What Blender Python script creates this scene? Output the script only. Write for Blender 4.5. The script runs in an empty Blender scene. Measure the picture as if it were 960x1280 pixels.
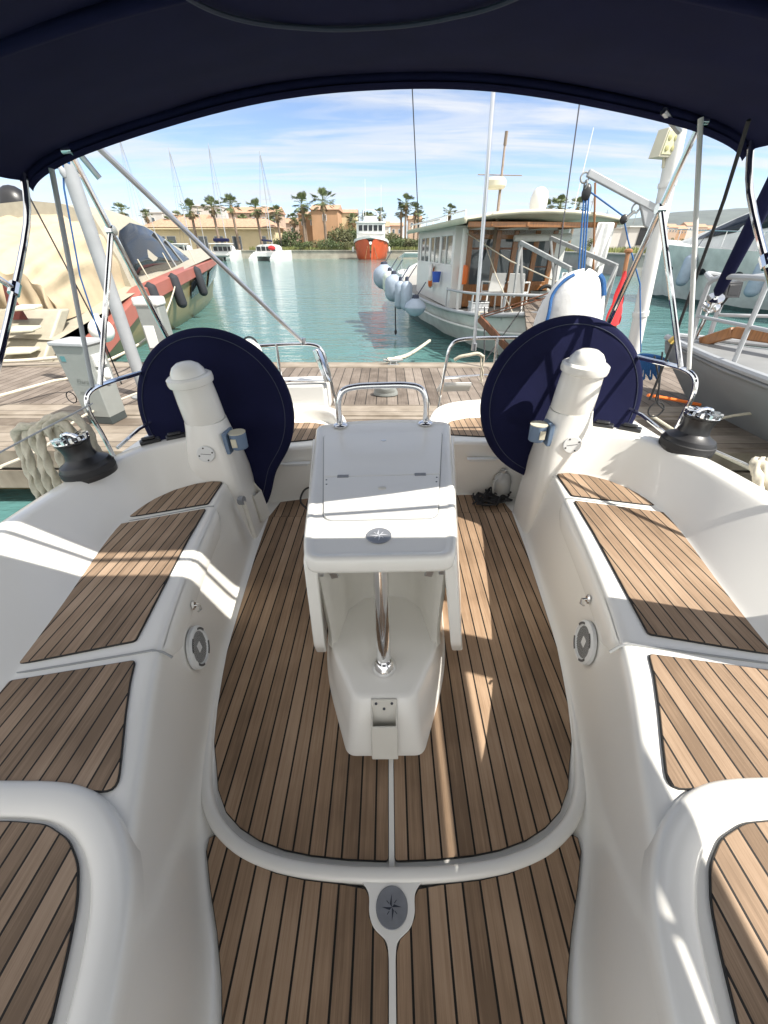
import bpy, bmesh, math, random
from mathutils import Vector, Matrix, noise
random.seed(7)
R = math.radians
sc = bpy.context.scene
COL = sc.collection
# ------------------------------------------------------------------ camera
CAM = Vector((-0.02, 0.0, 1.5)); PITCH = R(34.5); FPX = 480.0
CP, SP = math.cos(PITCH), math.sin(PITCH)
cam_d = bpy.data.cameras.new('camera'); cam = bpy.data.objects.new('camera', cam_d); COL.objects.link(cam)
cam.location = CAM; cam.rotation_euler = (R(90) - PITCH, 0, R(0.45))
cam_d.sensor_fit = 'VERTICAL'; cam_d.sensor_height = 24; cam_d.lens = 24 * FPX / 1280
cam_d.clip_start = 0.02; cam_d.clip_end = 20000
sc.camera = cam
HEEL = Matrix.Rotation(R(-1.8), 4, 'Y')
def atb(*a, **k): return HEEL.inverted() @ at(*a, **k)
def at(px, py, x=None, y=None, z=None):
    vx = (px - 480) / FPX; vy = (640 - py) / FPX
    f = CP + vy * SP; u = vy * CP - SP
    d = Matrix.Rotation(R(0.45), 3, 'Z') @ Vector((vx, f, u))
    if y is not None: t = (y - CAM.y) / d.y
    elif z is not None: t = (z - CAM.z) / d.z
    else: t = (x - CAM.x) / d.x
    return CAM + d * t
# ------------------------------------------------------------------ materials
def newmat(name):
    m = bpy.data.materials.new(name); m.use_nodes = True
    return m, m.node_tree.nodes, m.node_tree.links, m.node_tree.nodes['Principled BSDF']
def mat(name, col, rough=0.5, metal=0.0, coat=0.0, var=0.0, vscale=8.0, bump=0.0, bscale=40.0, sheen=0.0, spec=None, rvar=0.0, stretch=None, trans=0.0):
    m, N, L, b = newmat(name)
    b.inputs['Base Color'].default_value = (*col, 1); b.inputs['Roughness'].default_value = rough
    b.inputs['Metallic'].default_value = metal; b.inputs['Coat Weight'].default_value = coat
    b.inputs['Sheen Weight'].default_value = sheen
    b.inputs['Transmission Weight'].default_value = trans
    if spec is not None: b.inputs['Specular IOR Level'].default_value = spec
    if var or bump or rvar:
        tc = N.new('ShaderNodeTexCoord'); vec = tc.outputs['Object']
        if stretch:
            mp = N.new('ShaderNodeMapping'); mp.inputs['Scale'].default_value = stretch
            L.new(vec, mp.inputs['Vector']); vec = mp.outputs['Vector']
    if var or rvar:
        nz = N.new('ShaderNodeTexNoise'); nz.inputs['Scale'].default_value = vscale; nz.inputs['Detail'].default_value = 6
        L.new(vec, nz.inputs['Vector'])
        if var:
            rp = N.new('ShaderNodeValToRGB')
            rp.color_ramp.elements[0].position = .3; rp.color_ramp.elements[1].position = .72
            rp.color_ramp.elements[0].color = (*[c * (1 - var) for c in col], 1)
            rp.color_ramp.elements[1].color = (*[min(1, c * (1 + var)) for c in col], 1)
            L.new(nz.outputs['Fac'], rp.inputs['Fac']); L.new(rp.outputs['Color'], b.inputs['Base Color'])
        if rvar:
            mr = N.new('ShaderNodeMapRange'); mr.inputs['To Min'].default_value = max(.02, rough - rvar); mr.inputs['To Max'].default_value = rough + rvar
            L.new(nz.outputs['Fac'], mr.inputs['Value']); L.new(mr.outputs['Result'], b.inputs['Roughness'])
    if bump:
        nb = N.new('ShaderNodeTexNoise'); nb.inputs['Scale'].default_value = bscale; nb.inputs['Detail'].default_value = 4
        bp = N.new('ShaderNodeBump'); bp.inputs['Strength'].default_value = bump; bp.inputs['Distance'].default_value = 0.01
        L.new(vec, nb.inputs['Vector']); L.new(nb.outputs['Fac'], bp.inputs['Height']); L.new(bp.outputs['Normal'], b.inputs['Normal'])
    return m
def math_node(N, L, op, a, bb=None, c=None):
    n = N.new('ShaderNodeMath'); n.operation = op
    for i, v in enumerate((a, bb, c)):
        if v is None: continue
        if hasattr(v, 'links'): L.new(v, n.inputs[i])
        else: n.inputs[i].default_value = v
    return n.outputs[0]
def planks(name, pitch, seam, cols, seamcol, ang=0.0, off=0.0, grain=1.0, rough=0.65, bumpd=0.004, butt=None, seambump=1.0):
    m, N, L, b = newmat(name)
    tc = N.new('ShaderNodeTexCoord'); mp = N.new('ShaderNodeMapping')
    mp.inputs['Rotation'].default_value = (0, 0, ang); mp.inputs['Location'].default_value = (off, 0, 0)
    L.new(tc.outputs['Object'], mp.inputs['Vector'])
    sp = N.new('ShaderNodeSeparateXYZ'); L.new(mp.outputs['Vector'], sp.inputs[0])
    u = math_node(N, L, 'DIVIDE', sp.outputs['X'], pitch)
    fr = math_node(N, L, 'FRACT', u); idn = math_node(N, L, 'FLOOR', u)
    dist = math_node(N, L, 'ABSOLUTE', math_node(N, L, 'SUBTRACT', fr, .5))
    sm = math_node(N, L, 'GREATER_THAN', dist, .5 - seam / pitch / 2)
    wn = N.new('ShaderNodeTexWhiteNoise'); wn.noise_dimensions = '1D'; L.new(idn, wn.inputs['W'])
    # long grain: noise stretched along plank, shifted per plank
    cb = N.new('ShaderNodeCombineXYZ')
    L.new(math_node(N, L, 'MULTIPLY', sp.outputs['X'], 90.0), cb.inputs[0])
    L.new(math_node(N, L, 'MULTIPLY_ADD', sp.outputs['Y'], 2.6, math_node(N, L, 'MULTIPLY', wn.outputs['Value'], 37.0)), cb.inputs[1])
    g = N.new('ShaderNodeTexNoise'); g.inputs['Scale'].default_value = 1.0; g.inputs['Detail'].default_value = 6; g.inputs['Roughness'].default_value = .62
    L.new(cb.outputs[0], g.inputs['Vector'])
    cb2 = N.new('ShaderNodeCombineXYZ')
    L.new(math_node(N, L, 'MULTIPLY', sp.outputs['X'], 420.0), cb2.inputs[0]); L.new(math_node(N, L, 'MULTIPLY', sp.outputs['Y'], 9.0), cb2.inputs[1])
    g2 = N.new('ShaderNodeTexNoise'); g2.inputs['Scale'].default_value = 1.0; g2.inputs['Detail'].default_value = 3
    L.new(cb2.outputs[0], g2.inputs['Vector'])
    big = N.new('ShaderNodeTexNoise'); big.inputs['Scale'].default_value = 3.5; big.inputs['Detail'].default_value = 5
    L.new(tc.outputs['Object'], big.inputs['Vector'])
    f = math_node(N, L, 'ADD', math_node(N, L, 'MULTIPLY', g.outputs['Fac'], .62 * grain), math_node(N, L, 'MULTIPLY', g2.outputs['Fac'], .34 * grain))
    f = math_node(N, L, 'ADD', f, math_node(N, L, 'MULTIPLY_ADD', wn.outputs['Value'], .36, -.18))
    f = math_node(N, L, 'ADD', f, math_node(N, L, 'MULTIPLY_ADD', big.outputs['Fac'], .8, -.40))
    rp = N.new('ShaderNodeValToRGB'); el = rp.color_ramp.elements
    el[0].position = .22; el[0].color = (*cols[0], 1); el[1].position = .8; el[1].color = (*cols[2], 1)
    e = el.new(.5); e.color = (*cols[1], 1)
    L.new(f, rp.inputs['Fac'])
    mx = N.new('ShaderNodeMixRGB'); mx.inputs['Color2'].default_value = (*seamcol, 1)
    L.new(rp.outputs['Color'], mx.inputs['Color1'])
    if butt:
        v = math_node(N, L, 'MULTIPLY_ADD', wn.outputs['Value'], 7.0, math_node(N, L, 'DIVIDE', sp.outputs['Y'], butt))
        d2 = math_node(N, L, 'ABSOLUTE', math_node(N, L, 'SUBTRACT', math_node(N, L, 'FRACT', v), .5))
        sm = math_node(N, L, 'MAXIMUM', sm, math_node(N, L, 'GREATER_THAN', d2, .5 - seam / butt / 2))
    L.new(sm, mx.inputs['Fac']); L.new(mx.outputs['Color'], b.inputs['Base Color'])
    b.inputs['Roughness'].default_value = rough; b.inputs['Specular IOR Level'].default_value = .3
    bp = N.new('ShaderNodeBump'); bp.inputs['Strength'].default_value = .5; bp.inputs['Distance'].default_value = bumpd
    h = math_node(N, L, 'SUBTRACT', math_node(N, L, 'MULTIPLY', g2.outputs['Fac'], .25), math_node(N, L, 'MULTIPLY', sm, .6 * seambump))
    L.new(h, bp.inputs['Height']); L.new(bp.outputs['Normal'], b.inputs['Normal'])
    return m
M = {}
M['gel'] = mat('gelcoat', (.80, .785, .735), .25, coat=.3, var=.018, vscale=2.5, bump=.02, bscale=320)
M['gel_grey'] = mat('gelcoat_nonslip', (.70, .71, .70), .42, var=.03, vscale=5)
M['beige'] = mat('beige_plastic', (.62, .60, .54), .45, var=.04)
M['groove'] = mat('groove_sealant', (.30, .31, .31), .6)
M['chrome'] = mat('polished_stainless', (.82, .82, .82), .09, metal=1.0, rvar=.04, vscale=12)
M['mast_grey'] = mat('grey_mast_paint', (.30, .315, .33), .35, var=.08)
M['alu'] = mat('brushed_aluminium', (.62, .63, .65), .34, metal=1.0, var=.08)
M['alupaint'] = mat('grey_painted_metal', (.38, .395, .41), .4, var=.06)
M['black'] = mat('black_plastic', (.018, .018, .02), .38, var=.2)
M['rubber'] = mat('black_rubber', (.02, .02, .022), .65)
M['navy'] = mat('navy_canvas', (.008, .0095, .038), .9, sheen=.0, var=.12, vscale=6, bump=.25, bscale=700, spec=.15)
M['navy_dark'] = mat('navy_canvas_piping', (.050, .058, .085), .85, spec=.2)
TC = ((.175, .114, .070), (.305, .203, .127), (.43, .302, .200))
M['teak'] = planks('teak_sole', .0500, .0062, TC, (.008, .007, .006), 0, .0)
M['teak_seat'] = planks('teak_seat', .0430, .0050, ((.185, .127, .083), (.315, .222, .150), (.44, .325, .232)), (.016, .014, .012), R(2.0), .01)
M['teak_seat_r'] = planks('teak_seat_starboard', .0430, .0050, ((.180, .120, .076), (.305, .210, .137), (.42, .305, .21)), (.016, .014, .012), R(-2.0), .01)
M['slot'] = mat('grille_shadow', (.10, .10, .10), .6)
M['caulk'] = mat('black_caulking', (.012, .011, .010), .6)
M['dockwood'] = planks('weathered_dock_boards', .135, .010, ((.10, .08, .065), (.18, .148, .122), (.27, .23, .195)), (.02, .018, .016), 0, .02, rough=.85)
M['dockbeam'] = planks('weathered_dock_beam', .21, .008, ((.12, .095, .073), (.22, .185, .145), (.33, .285, .235)), (.03, .026, .02), R(90), .03, rough=.85)
M['docksteel'] = mat('galvanised_grey', (.27, .28, .28), .6, var=.2)
M['rope'] = mat('cream_rope', (.50, .46, .37), .9, var=.12, vscale=60)
M['rope_blue'] = mat('blue_rope', (.02, .10, .28), .8, var=.2, vscale=60)
M['wire'] = mat('rigging_wire', (.10, .10, .11), .4, metal=.7)
M['blackline'] = mat('black_line', (.02, .02, .022), .8)
M['white'] = mat('white_paint', (.66, .66, .64), .35, var=.04, vscale=2)
M['whiteb'] = mat('white_hull', (.60, .615, .59), .4, coat=.1, var=.16, vscale=2.2)
M['white_cloth'] = mat('white_cover_cloth', (.66, .66, .65), .8, var=.05, vscale=5, bump=.5, bscale=14)
M['cream'] = mat('cream_paint', (.58, .55, .43), .5, var=.08, vscale=3)
M['tan_canvas'] = mat('tan_canvas', (.42, .34, .23), .85, var=.10, vscale=3, bump=.7, bscale=5)
M['olive'] = mat('olive_gold_hull', (.31, .245, .12), .42, coat=.1, var=.05, vscale=1)
M['olive_deck'] = mat('olive_deck', (.36, .33, .26), .5, var=.08)
M['red_stripe'] = mat('red_sheer_band', (.30, .10, .075), .5, coat=.1, var=.08, vscale=1.2)
M['glass_dark'] = mat('dark_tinted_glass', (.015, .018, .022), .07, spec=.35)
M['glass'] = mat('window_glass', (.06, .075, .085), .06, coat=.5)
M['wood_orange'] = mat('varnished_wood', (.27, .115, .038), .35, coat=.3, var=.3, vscale=6, stretch=(8, 8, 1))
M['wood_dark'] = mat('dark_timber', (.15, .06, .03), .45, var=.35, vscale=5, stretch=(6, 6, 1))
M['grey_wood'] = mat('greyed_timber', (.22, .17, .13), .7, var=.25, vscale=5, stretch=(6, 6, 1))
M['grey_hull'] = mat('grey_steel_hull', (.21, .22, .225), .5, var=.07, vscale=2)
M['grey_deck'] = mat('grey_steel_deck', (.21, .215, .215), .6, var=.1, vscale=3)
M['fender'] = mat('blue_grey_fender', (.30, .36, .44), .45, var=.1, vscale=5)
M['fender_pale'] = mat('pale_green_fender', (.50, .56, .50), .45, var=.1)
M['fender_black'] = mat('black_fender_sleeve', (.022, .024, .03), .8)
M['fender_white'] = mat('white_ball_fender', (.80, .78, .74), .35, var=.03)
M['red'] = mat('red_flag_cloth', (.62, .03, .035), .8, var=.1)
M['orange_hull'] = mat('orange_red_hull', (.46, .075, .022), .4, var=.1, vscale=1)
M['antifoul'] = mat('dark_waterline_paint', (.03, .07, .065), .6, var=.3)
M['stone'] = mat('quay_stone', (.36, .33, .27), .85, var=.22, vscale=.7, bump=.4, bscale=2)
M['conc'] = mat('pale_concrete', (.30, .29, .27), .85, var=.15, vscale=.5)
M['earth'] = mat('dry_ground', (.26, .23, .17), .95, var=.2, vscale=.1)
M['wall_yellow'] = mat('pale_yellow_render', (.62, .53, .34), .85, var=.06, vscale=.4)
M['wall_white'] = mat('white_render', (.52, .50, .47), .85, var=.05, vscale=.4)
M['wall_orange'] = mat('orange_render', (.42, .25, .14), .85, var=.1, vscale=.3)
M['wall_pink'] = mat('pink_render', (.44, .33, .25), .85, var=.08, vscale=.3)
M['tile'] = mat('clay_roof_tiles', (.40, .25, .165), .85, var=.25, vscale=2, bump=.5, bscale=4)
M['trunk'] = mat('palm_trunk_bark', (.20, .15, .11), .9, var=.3, vscale=3, stretch=(1, 1, 5))
M['frond'] = mat('palm_frond', (.115, .145, .055), .6, var=.4, vscale=1.5)
M['frond_dry'] = mat('dry_palm_skirt', (.24, .17, .09), .85, var=.3, vscale=2)
M['leaf'] = mat('shrub_leaves', (.075, .105, .032), .6, var=.5, vscale=.8)
M['leaf2'] = mat('olive_shrub_leaves', (.13, .135, .055), .65, var=.4, vscale=.8)
M['grass'] = mat('dry_green_grass', (.17, .19, .06), .8, var=.35, vscale=.6)
M['bark'] = mat('shrub_stem', (.15, .11, .08), .9)
M['hill'] = mat('wooded_hillside', (.07, .085, .07), .95, var=.3, vscale=.01)
M['blue'] = mat('blue_plastic', (.03, .09, .42), .4)
M['orange'] = mat('orange_plastic', (.75, .17, .03), .45)
M['floodglass'] = mat('yellowed_lamp_glass', (.56, .55, .36), .25, var=.15, vscale=60)
M['blueglass'] = mat('blue_grey_cup_foam', (.13, .19, .28), .55, var=.08)
M['clearplastic'] = mat('clear_lid_plastic', (.70, .71, .69), .12, trans=.55)
M['ped_grey'] = mat('pedestal_grey', (.24, .255, .245), .35, var=.06, vscale=6)
M['ped_dark'] = mat('pedestal_foot_dark', (.045, .055, .055), .5)
M['green'] = mat('green_paint', (.08, .30, .12), .5)
M['emblem'] = mat('grey_emblem_disc', (.26, .27, .29), .35, metal=.4, var=.1, vscale=40)
M['emblem_dark'] = mat('dark_emblem_inlay', (.03, .035, .05), .4)
M['emblem_pale'] = mat('pale_emblem_inlay', (.62, .63, .66), .3, metal=.3)
# water
def water():
    m, N, L, b = newmat('marina_water')
    b.inputs['Roughness'].default_value = .04; b.inputs['IOR'].default_value = 1.333
    tc = N.new('ShaderNodeTexCoord')
    nz = N.new('ShaderNodeTexNoise'); nz.inputs['Scale'].default_value = .05; nz.inputs['Detail'].default_value = 3
    L.new(tc.outputs['Object'], nz.inputs['Vector'])
    rp = N.new('ShaderNodeValToRGB'); rp.color_ramp.elements[0].position = .35; rp.color_ramp.elements[1].position = .7
    rp.color_ramp.elements[0].color = (.070, .160, .148, 1); rp.color_ramp.elements[1].color = (.088, .205, .205, 1)
    L.new(nz.outputs['Fac'], rp.inputs['Fac']); L.new(rp.outputs['Color'], b.inputs['Base Color'])
    hs = []
    for scx, scy, det, w in ((2.2, 5.0, 3, 1.0), (.5, 1.4, 2, 1.6), (9, 16, 2, .25)):
        mp = N.new('ShaderNodeMapping'); mp.inputs['Scale'].default_value = (scx, scy, 1)
        L.new(tc.outputs['Object'], mp.inputs['Vector'])
        n = N.new('ShaderNodeTexNoise'); n.inputs['Scale'].default_value = 1; n.inputs['Detail'].default_value = det
        L.new(mp.outputs['Vector'], n.inputs['Vector']); hs.append(math_node(N, L, 'MULTIPLY', n.outputs['Fac'], w))
    h = math_node(N, L, 'ADD', math_node(N, L, 'ADD', hs[0], hs[1]), hs[2])
    bp = N.new('ShaderNodeBump'); bp.inputs['Strength'].default_value = .6; bp.inputs['Distance'].default_value = .07
    L.new(h, bp.inputs['Height']); L.new(bp.outputs['Normal'], b.inputs['Normal'])
    return m
M['water'] = water()
# ------------------------------------------------------------------ mesh builder
OFF = {}
def wloc(o): return OFF.get(o.name, Vector((0, 0, 0)))
def setp(o, label=None, cat=None, group=None, kind=None):
    if label: o['label'] = label
    if cat: o['category'] = cat
    if group: o['group'] = group
    if kind: o['kind'] = kind
    return o
def thing(name, label, cat, loc=(0, 0, 0), rz=0.0, group=None, local=False):
    o = bpy.data.objects.new(name, None); COL.objects.link(o); o.empty_display_size = .1
    o.location = loc; o.rotation_euler = (0, 0, rz)
    OFF[o.name] = Vector((0, 0, 0)) if local else Vector(loc)
    return setp(o, label, cat, group)
class MB:
    def __init__(s): s.v = []; s.f = []; s.mi = []; s.cur = 0
    def add(s, vs, fs):
        n = len(s.v); s.v += [Vector(p) for p in vs]
        for f in fs: s.f.append([i + n for i in f]); s.mi.append(s.cur)
        return s
    def box(s, lo, hi, rz=0, org=None):
        x0, y0, z0 = lo; x1, y1, z1 = hi
        vs = [Vector(p) for p in ((x0,y0,z0),(x1,y0,z0),(x1,y1,z0),(x0,y1,z0),(x0,y0,z1),(x1,y0,z1),(x1,y1,z1),(x0,y1,z1))]
        if rz:
            o = Vector(org) if org else (Vector(lo) + Vector(hi)) / 2
            m = Matrix.Rotation(rz, 3, 'Z'); vs = [m @ (p - o) + o for p in vs]
        return s.add(vs, [(3,2,1,0),(4,5,6,7),(0,1,5,4),(1,2,6,5),(2,3,7,6),(3,0,4,7)])
    def obox(s, c, ax, ay, az):
        c, ax, ay, az = map(Vector, (c, ax, ay, az))
        vs = [c + ax*i + ay*j + az*k for k in (-1,1) for i, j in ((-1,-1),(1,-1),(1,1),(-1,1))]
        return s.add(vs, [(3,2,1,0),(4,5,6,7),(0,1,5,4),(1,2,6,5),(2,3,7,6),(3,0,4,7)])
    def beam(s, a, b, w, h, up=(0, 0, 1)):
        a, b = Vector(a), Vector(b); d = (b - a); l = d.length / 2; d.normalize()
        sd = d.cross(Vector(up)); sd = sd.normalized() if sd.length > 1e-4 else Vector((1, 0, 0)); u = sd.cross(d).normalized()
        return s.obox((a + b) / 2, sd * w / 2, d * l, u * h / 2)
    def tube(s, pts, r, n=10, cap=True, closed=False):
        pts = [Vector(p) for p in pts]; k = len(pts); rs = r if isinstance(r, (list, tuple)) else [r] * k
        ref = None; rings = []
        for i, p in enumerate(pts):
            if closed: d = pts[(i + 1) % k] - pts[i - 1]
            else: d = pts[min(i + 1, k - 1)] - pts[max(i - 1, 0)]
            d.normalize()
            if ref is None:
                ref = Vector((0, 0, 1)) if abs(d.z) < .9 else Vector((1, 0, 0))
            a = d.cross(ref); a.normalize(); b = a.cross(d); ref = b
            rings.append([p + (a * math.cos(2*math.pi*j/n) + b * math.sin(2*math.pi*j/n)) * rs[i] for j in range(n)])
        vs = [q for rg in rings for q in rg]; fs = []
        for i in range(k if closed else k - 1):
            i2 = (i + 1) % k
            for j in range(n): fs.append((i*n+j, i*n+(j+1)%n, i2*n+(j+1)%n, i2*n+j))
        if cap and not closed: fs += [tuple(range(n))[::-1], tuple((k-1)*n + j for j in range(n))]
        return s.add(vs, fs)
    def lathe(s, prof, c=(0, 0, 0), n=20, axis=(0, 0, 1), sx=1, sy=1):
        c = Vector(c); ax = Vector(axis).normalized()
        q = Vector((0, 0, 1)).rotation_difference(ax).to_matrix()
        vs = []; fs = []; k = len(prof)
        for r, z in prof:
            for j in range(n):
                a = 2*math.pi*j/n; vs.append(c + q @ Vector((r*math.cos(a)*sx, r*math.sin(a)*sy, z)))
        for i in range(k - 1):
            for j in range(n): fs.append((i*n+j, i*n+(j+1)%n, (i+1)*n+(j+1)%n, (i+1)*n+j))
        if prof[0][0] > 1e-5: fs.append(tuple(range(n))[::-1])
        if prof[-1][0] > 1e-5: fs.append(tuple((k-1)*n+j for j in range(n)))
        return s.add(vs, fs)
    def ball(s, c, r, n=14, sc=(1, 1, 1)):
        c = Vector(c); vs = []; fs = []; k = n // 2
        for i in range(k + 1):
            t = math.pi * i / k
            for j in range(n):
                a = 2*math.pi*j/n
                vs.append(c + Vector((r*math.sin(t)*math.cos(a)*sc[0], r*math.sin(t)*math.sin(a)*sc[1], -r*math.cos(t)*sc[2])))
        for i in range(k):
            for j in range(n): fs.append((i*n+j, i*n+(j+1)%n, (i+1)*n+(j+1)%n, (i+1)*n+j))
        return s.add(vs, fs)
    def prism(s, out, z0, z1):
        n = len(out); f0 = z0 if callable(z0) else (lambda x, y: z0); f1 = z1 if callable(z1) else (lambda x, y: z1)
        vs = [(x, y, f0(x, y)) for x, y in out] + [(x, y, f1(x, y)) for x, y in out]
        fs = [tuple(range(n))[::-1], tuple(range(n, 2*n))] + [(i, (i+1)%n, n+(i+1)%n, n+i) for i in range(n)]
        return s.add(vs, fs)
    def slab(s, out3, d):
        # polygon in 3-D extruded by vector d
        n = len(out3); d = Vector(d); o = [Vector(p) for p in out3]
        fs = [tuple(range(n))[::-1], tuple(range(n, 2*n))] + [(i, (i+1)%n, n+(i+1)%n, n+i) for i in range(n)]
        return s.add(o + [p + d for p in o], fs)
    def grid(s, rows, closed=False):
        k = len(rows); n = len(rows[0]); vs = [p for r in rows for p in r]; fs = []
        for i in range(k - 1):
            for j in range(n if closed else n - 1): fs.append((i*n+j, i*n+(j+1)%n, (i+1)*n+(j+1)%n, (i+1)*n+j))
        return s.add(vs, fs)
    def cap(s, ring, flip=False):
        return s.add(ring, [tuple(range(len(ring)))[::-1 if flip else 1]])
    def build(s, name, m, parent=None, bev=0, seg=2, sub=0, angle=35, solid=0, weld=False, flat=False):
        me = bpy.data.meshes.new(name); off = wloc(parent) if parent else Vector((0, 0, 0))
        if parent and parent.parent: off = ABS.get(parent.name, off)
        me.from_pydata([tuple(p - off) for p in s.v], [], s.f)
        for mm in (m if isinstance(m, (list, tuple)) else [m]): me.materials.append(mm)
        if any(s.mi): me.polygons.foreach_set('material_index', s.mi)
        bm = bmesh.new(); bm.from_mesh(me)
        if weld: bmesh.ops.remove_doubles(bm, verts=bm.verts, dist=1e-5)
        bmesh.ops.recalc_face_normals(bm, faces=bm.faces); bm.to_mesh(me); bm.free()
        if not flat:
            me.polygons.foreach_set('use_smooth', [True] * len(me.polygons)); me.set_sharp_from_angle(angle=R(angle))
        o = bpy.data.objects.new(name, me); COL.objects.link(o)
        if parent: o.parent = parent; ABS[o.name] = off
        if solid:
            md = o.modifiers.new('solid', 'SOLIDIFY'); md.thickness = solid; md.offset = 0
        if bev:
            md = o.modifiers.new('bevel', 'BEVEL'); md.width = bev; md.segments = seg; md.limit_method = 'ANGLE'; md.angle_limit = R(40)
            md.harden_normals = False
        if sub:
            md = o.modifiers.new('sub', 'SUBSURF'); md.levels = sub; md.render_levels = sub
        return o
ABS = {}
def kids(o): return [c for c in bpy.data.objects if c.parent == o]
def dup(o, parent=None):
    c = o.copy(); COL.objects.link(c)
    if parent: c.parent = parent
    for ch in kids(o): dup(ch, c)
    return c
def arc(c, r, a0, a1, n, plane='xy', ry=None):
    ry = r if ry is None else ry; out = []
    for i in range(n + 1):
        a = R(a0 + (a1 - a0) * i / n); u, v = r*math.cos(a), ry*math.sin(a)
        out.append(Vector(c) + (Vector((u, v, 0)) if plane == 'xy' else Vector((u, 0, v)) if plane == 'xz' else Vector((0, u, v))))
    return out
def smooth(pts, n=6, closed=False):
    pts = [Vector(p) for p in pts]; out = []; k = len(pts)
    rng = range(k if closed else k - 1)
    for i in rng:
        if closed: p0, p1, p2, p3 = pts[i-1], pts[i], pts[(i+1) % k], pts[(i+2) % k]
        else: p0, p1, p2, p3 = pts[max(i-1, 0)], pts[i], pts[i+1], pts[min(i+2, k-1)]
        for j in range(n):
            t = j / n
            out.append(.5*((2*p1) + (p2-p0)*t + (2*p0-5*p1+4*p2-p3)*t*t + (3*p1-p0-3*p2+p3)*t**3))
    if not closed: out.append(pts[-1])
    return out
def rounded(poly, r, n=5):
    # round polygon corners (2-D)
    out = []; k = len(poly); rs = r if isinstance(r, (list, tuple)) else [r]*k
    for i in range(k):
        p = Vector(poly[i]); a = (Vector(poly[i-1]) - p); b = (Vector(poly[(i+1) % k]) - p)
        rr = min(rs[i], a.length*.45, b.length*.45)
        if rr < 1e-4: out.append((p.x, p.y)); continue
        p0 = p + a.normalized()*rr; p1 = p + b.normalized()*rr
        for j in range(n + 1):
            t = j/n; q = p0*(1-t)**2 + p*2*t*(1-t) + p1*t*t; out.append((q.x, q.y))
    return out
def inset(poly, d):
    # offset closed 2-D polygon inwards (positive d) for either winding
    A = sum(poly[i-1][0]*poly[i][1] - poly[i][0]*poly[i-1][1] for i in range(len(poly)))
    sgn = 1 if A > 0 else -1; out = []; k = len(poly)
    for i in range(k):
        p = Vector(poly[i]); e1 = (p - Vector(poly[i-1])); e2 = (Vector(poly[(i+1) % k]) - p)
        n1 = Vector((-e1.y, e1.x)); n2 = Vector((-e2.y, e2.x))
        nn = (n1.normalized() if n1.length > 1e-9 else n1) + (n2.normalized() if n2.length > 1e-9 else n2)
        if nn.length < 1e-6: nn = n1
        nn.normalize(); out.append((p.x + nn.x*d*sgn, p.y + nn.y*d*sgn))
    return out
def lerp(a, b, t): return a + (b - a) * t
def mir(pts, s): return [(p[0]*s, *p[1:]) for p in pts]
# ================================================================== OUR SAILING YACHT
yacht = thing('sailing_yacht', 'white sailing yacht seen from its own cockpit, with teak seats and twin helm pods', 'sailing yacht')
SEAT = 0.44; CO = 0.66
# stations (half widths):   floor edge S, seat front edge E, coaming base B, coaming top T, deck edge D
ST = [
 ((.34,-1.2),(.40,-1.2),(1.08,-1.2),(1.40,-1.2),(1.72,-1.2)),
 ((.36,-.40),(.42,-.40),(1.10,-.40),(1.42,-.40),(1.75,-.40)),
 ((.400,.06),(.455,.04),(1.13,.02),(1.44,.02),(1.75,.02)),
 ((.482,.228),(.510,.165),(1.14,.18),(1.45,.18),(1.75,.18)),
 ((.575,.385),(.575,.30),(1.15,.34),(1.455,.34),(1.75,.34)),
 ((.640,.60),(.630,.46),(1.155,.50),(1.46,.52),(1.75,.52)),
 ((.700,.82),(.740,.74),(1.165,.72),(1.46,.78),(1.75,.78)),
 ((.755,1.08),(.800,1.04),(1.215,1.05),(1.455,1.10),(1.75,1.10)),
 ((.785,1.43),(.850,1.38),(1.285,1.38),(1.43,1.42),(1.74,1.48)),
 ((.812,1.75),(.885,1.66),(1.285,1.60),(1.375,1.70),(1.70,1.80)),
 ((.828,1.92),(.905,1.84),(1.190,1.80),(1.265,1.88),(1.64,2.05)),
 ((.838,2.06),(.915,1.92),(1.02,1.885),(1.10,1.965),(1.52,2.22)),
 ((.842,2.14),(.918,1.95),(.96,1.905),(.98,2.00),(1.25,2.30)),
]
def side(s):
    rows = []
    for i, (S, E, B, T, D) in enumerate(ST):
        S, E, B, T, D = [Vector((p[0], p[1])) for p in (S, E, B, T, D)]
        def pt(p, z): return Vector((p.x*s, p.y, z))
        row = [pt(S - (E - S)*0 + (Vector((-.03, 0))), -.012), pt(S, -.002), pt(S.lerp(E, .10) + Vector((.018, 0)), .014), pt(S.lerp(E, .22) + Vector((.02, 0)), .05)]
        row += [pt(S.lerp(E, .62) + Vector((.006, 0)), .22), pt(S.lerp(E, .97), SEAT - .055), pt(E, SEAT - .022)]
        io = (B - E).normalized(); L = (B - E).length
        row += [pt(E + io*min(.012, L*.15), SEAT - .004), pt(E + io*min(.032, L*.25), SEAT), pt(E + io*L*.5, SEAT), pt(B - io*min(.03, L*.2), SEAT), pt(B, SEAT + .004), pt(B.lerp(T, .10), SEAT + .026)]
        row += [pt(B.lerp(T, .5), lerp(SEAT, CO, .5)), pt(B.lerp(T, .9), CO - .022), pt(T, CO - .004)]
        io2 = (D - T).normalized(); L2 = (D - T).length
        row += [pt(T + io2*L2*.08, CO), pt(T + io2*L2*.40, CO - .012), pt(T + io2*L2*.66, CO - .10), pt(T + io2*L2*.95, CO - .16), pt(D, CO - .175), pt(D + io2*.01, CO - .22), pt(D - io2*.12, -.9)]
        rows.append(row)
    m = MB().grid(rows)
    return m.build('cockpit_moulding', M['gel'], yacht, sub=2, angle=180)
MOULD = {}
for s in (-1, 1): MOULD[s] = side(s)
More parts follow.
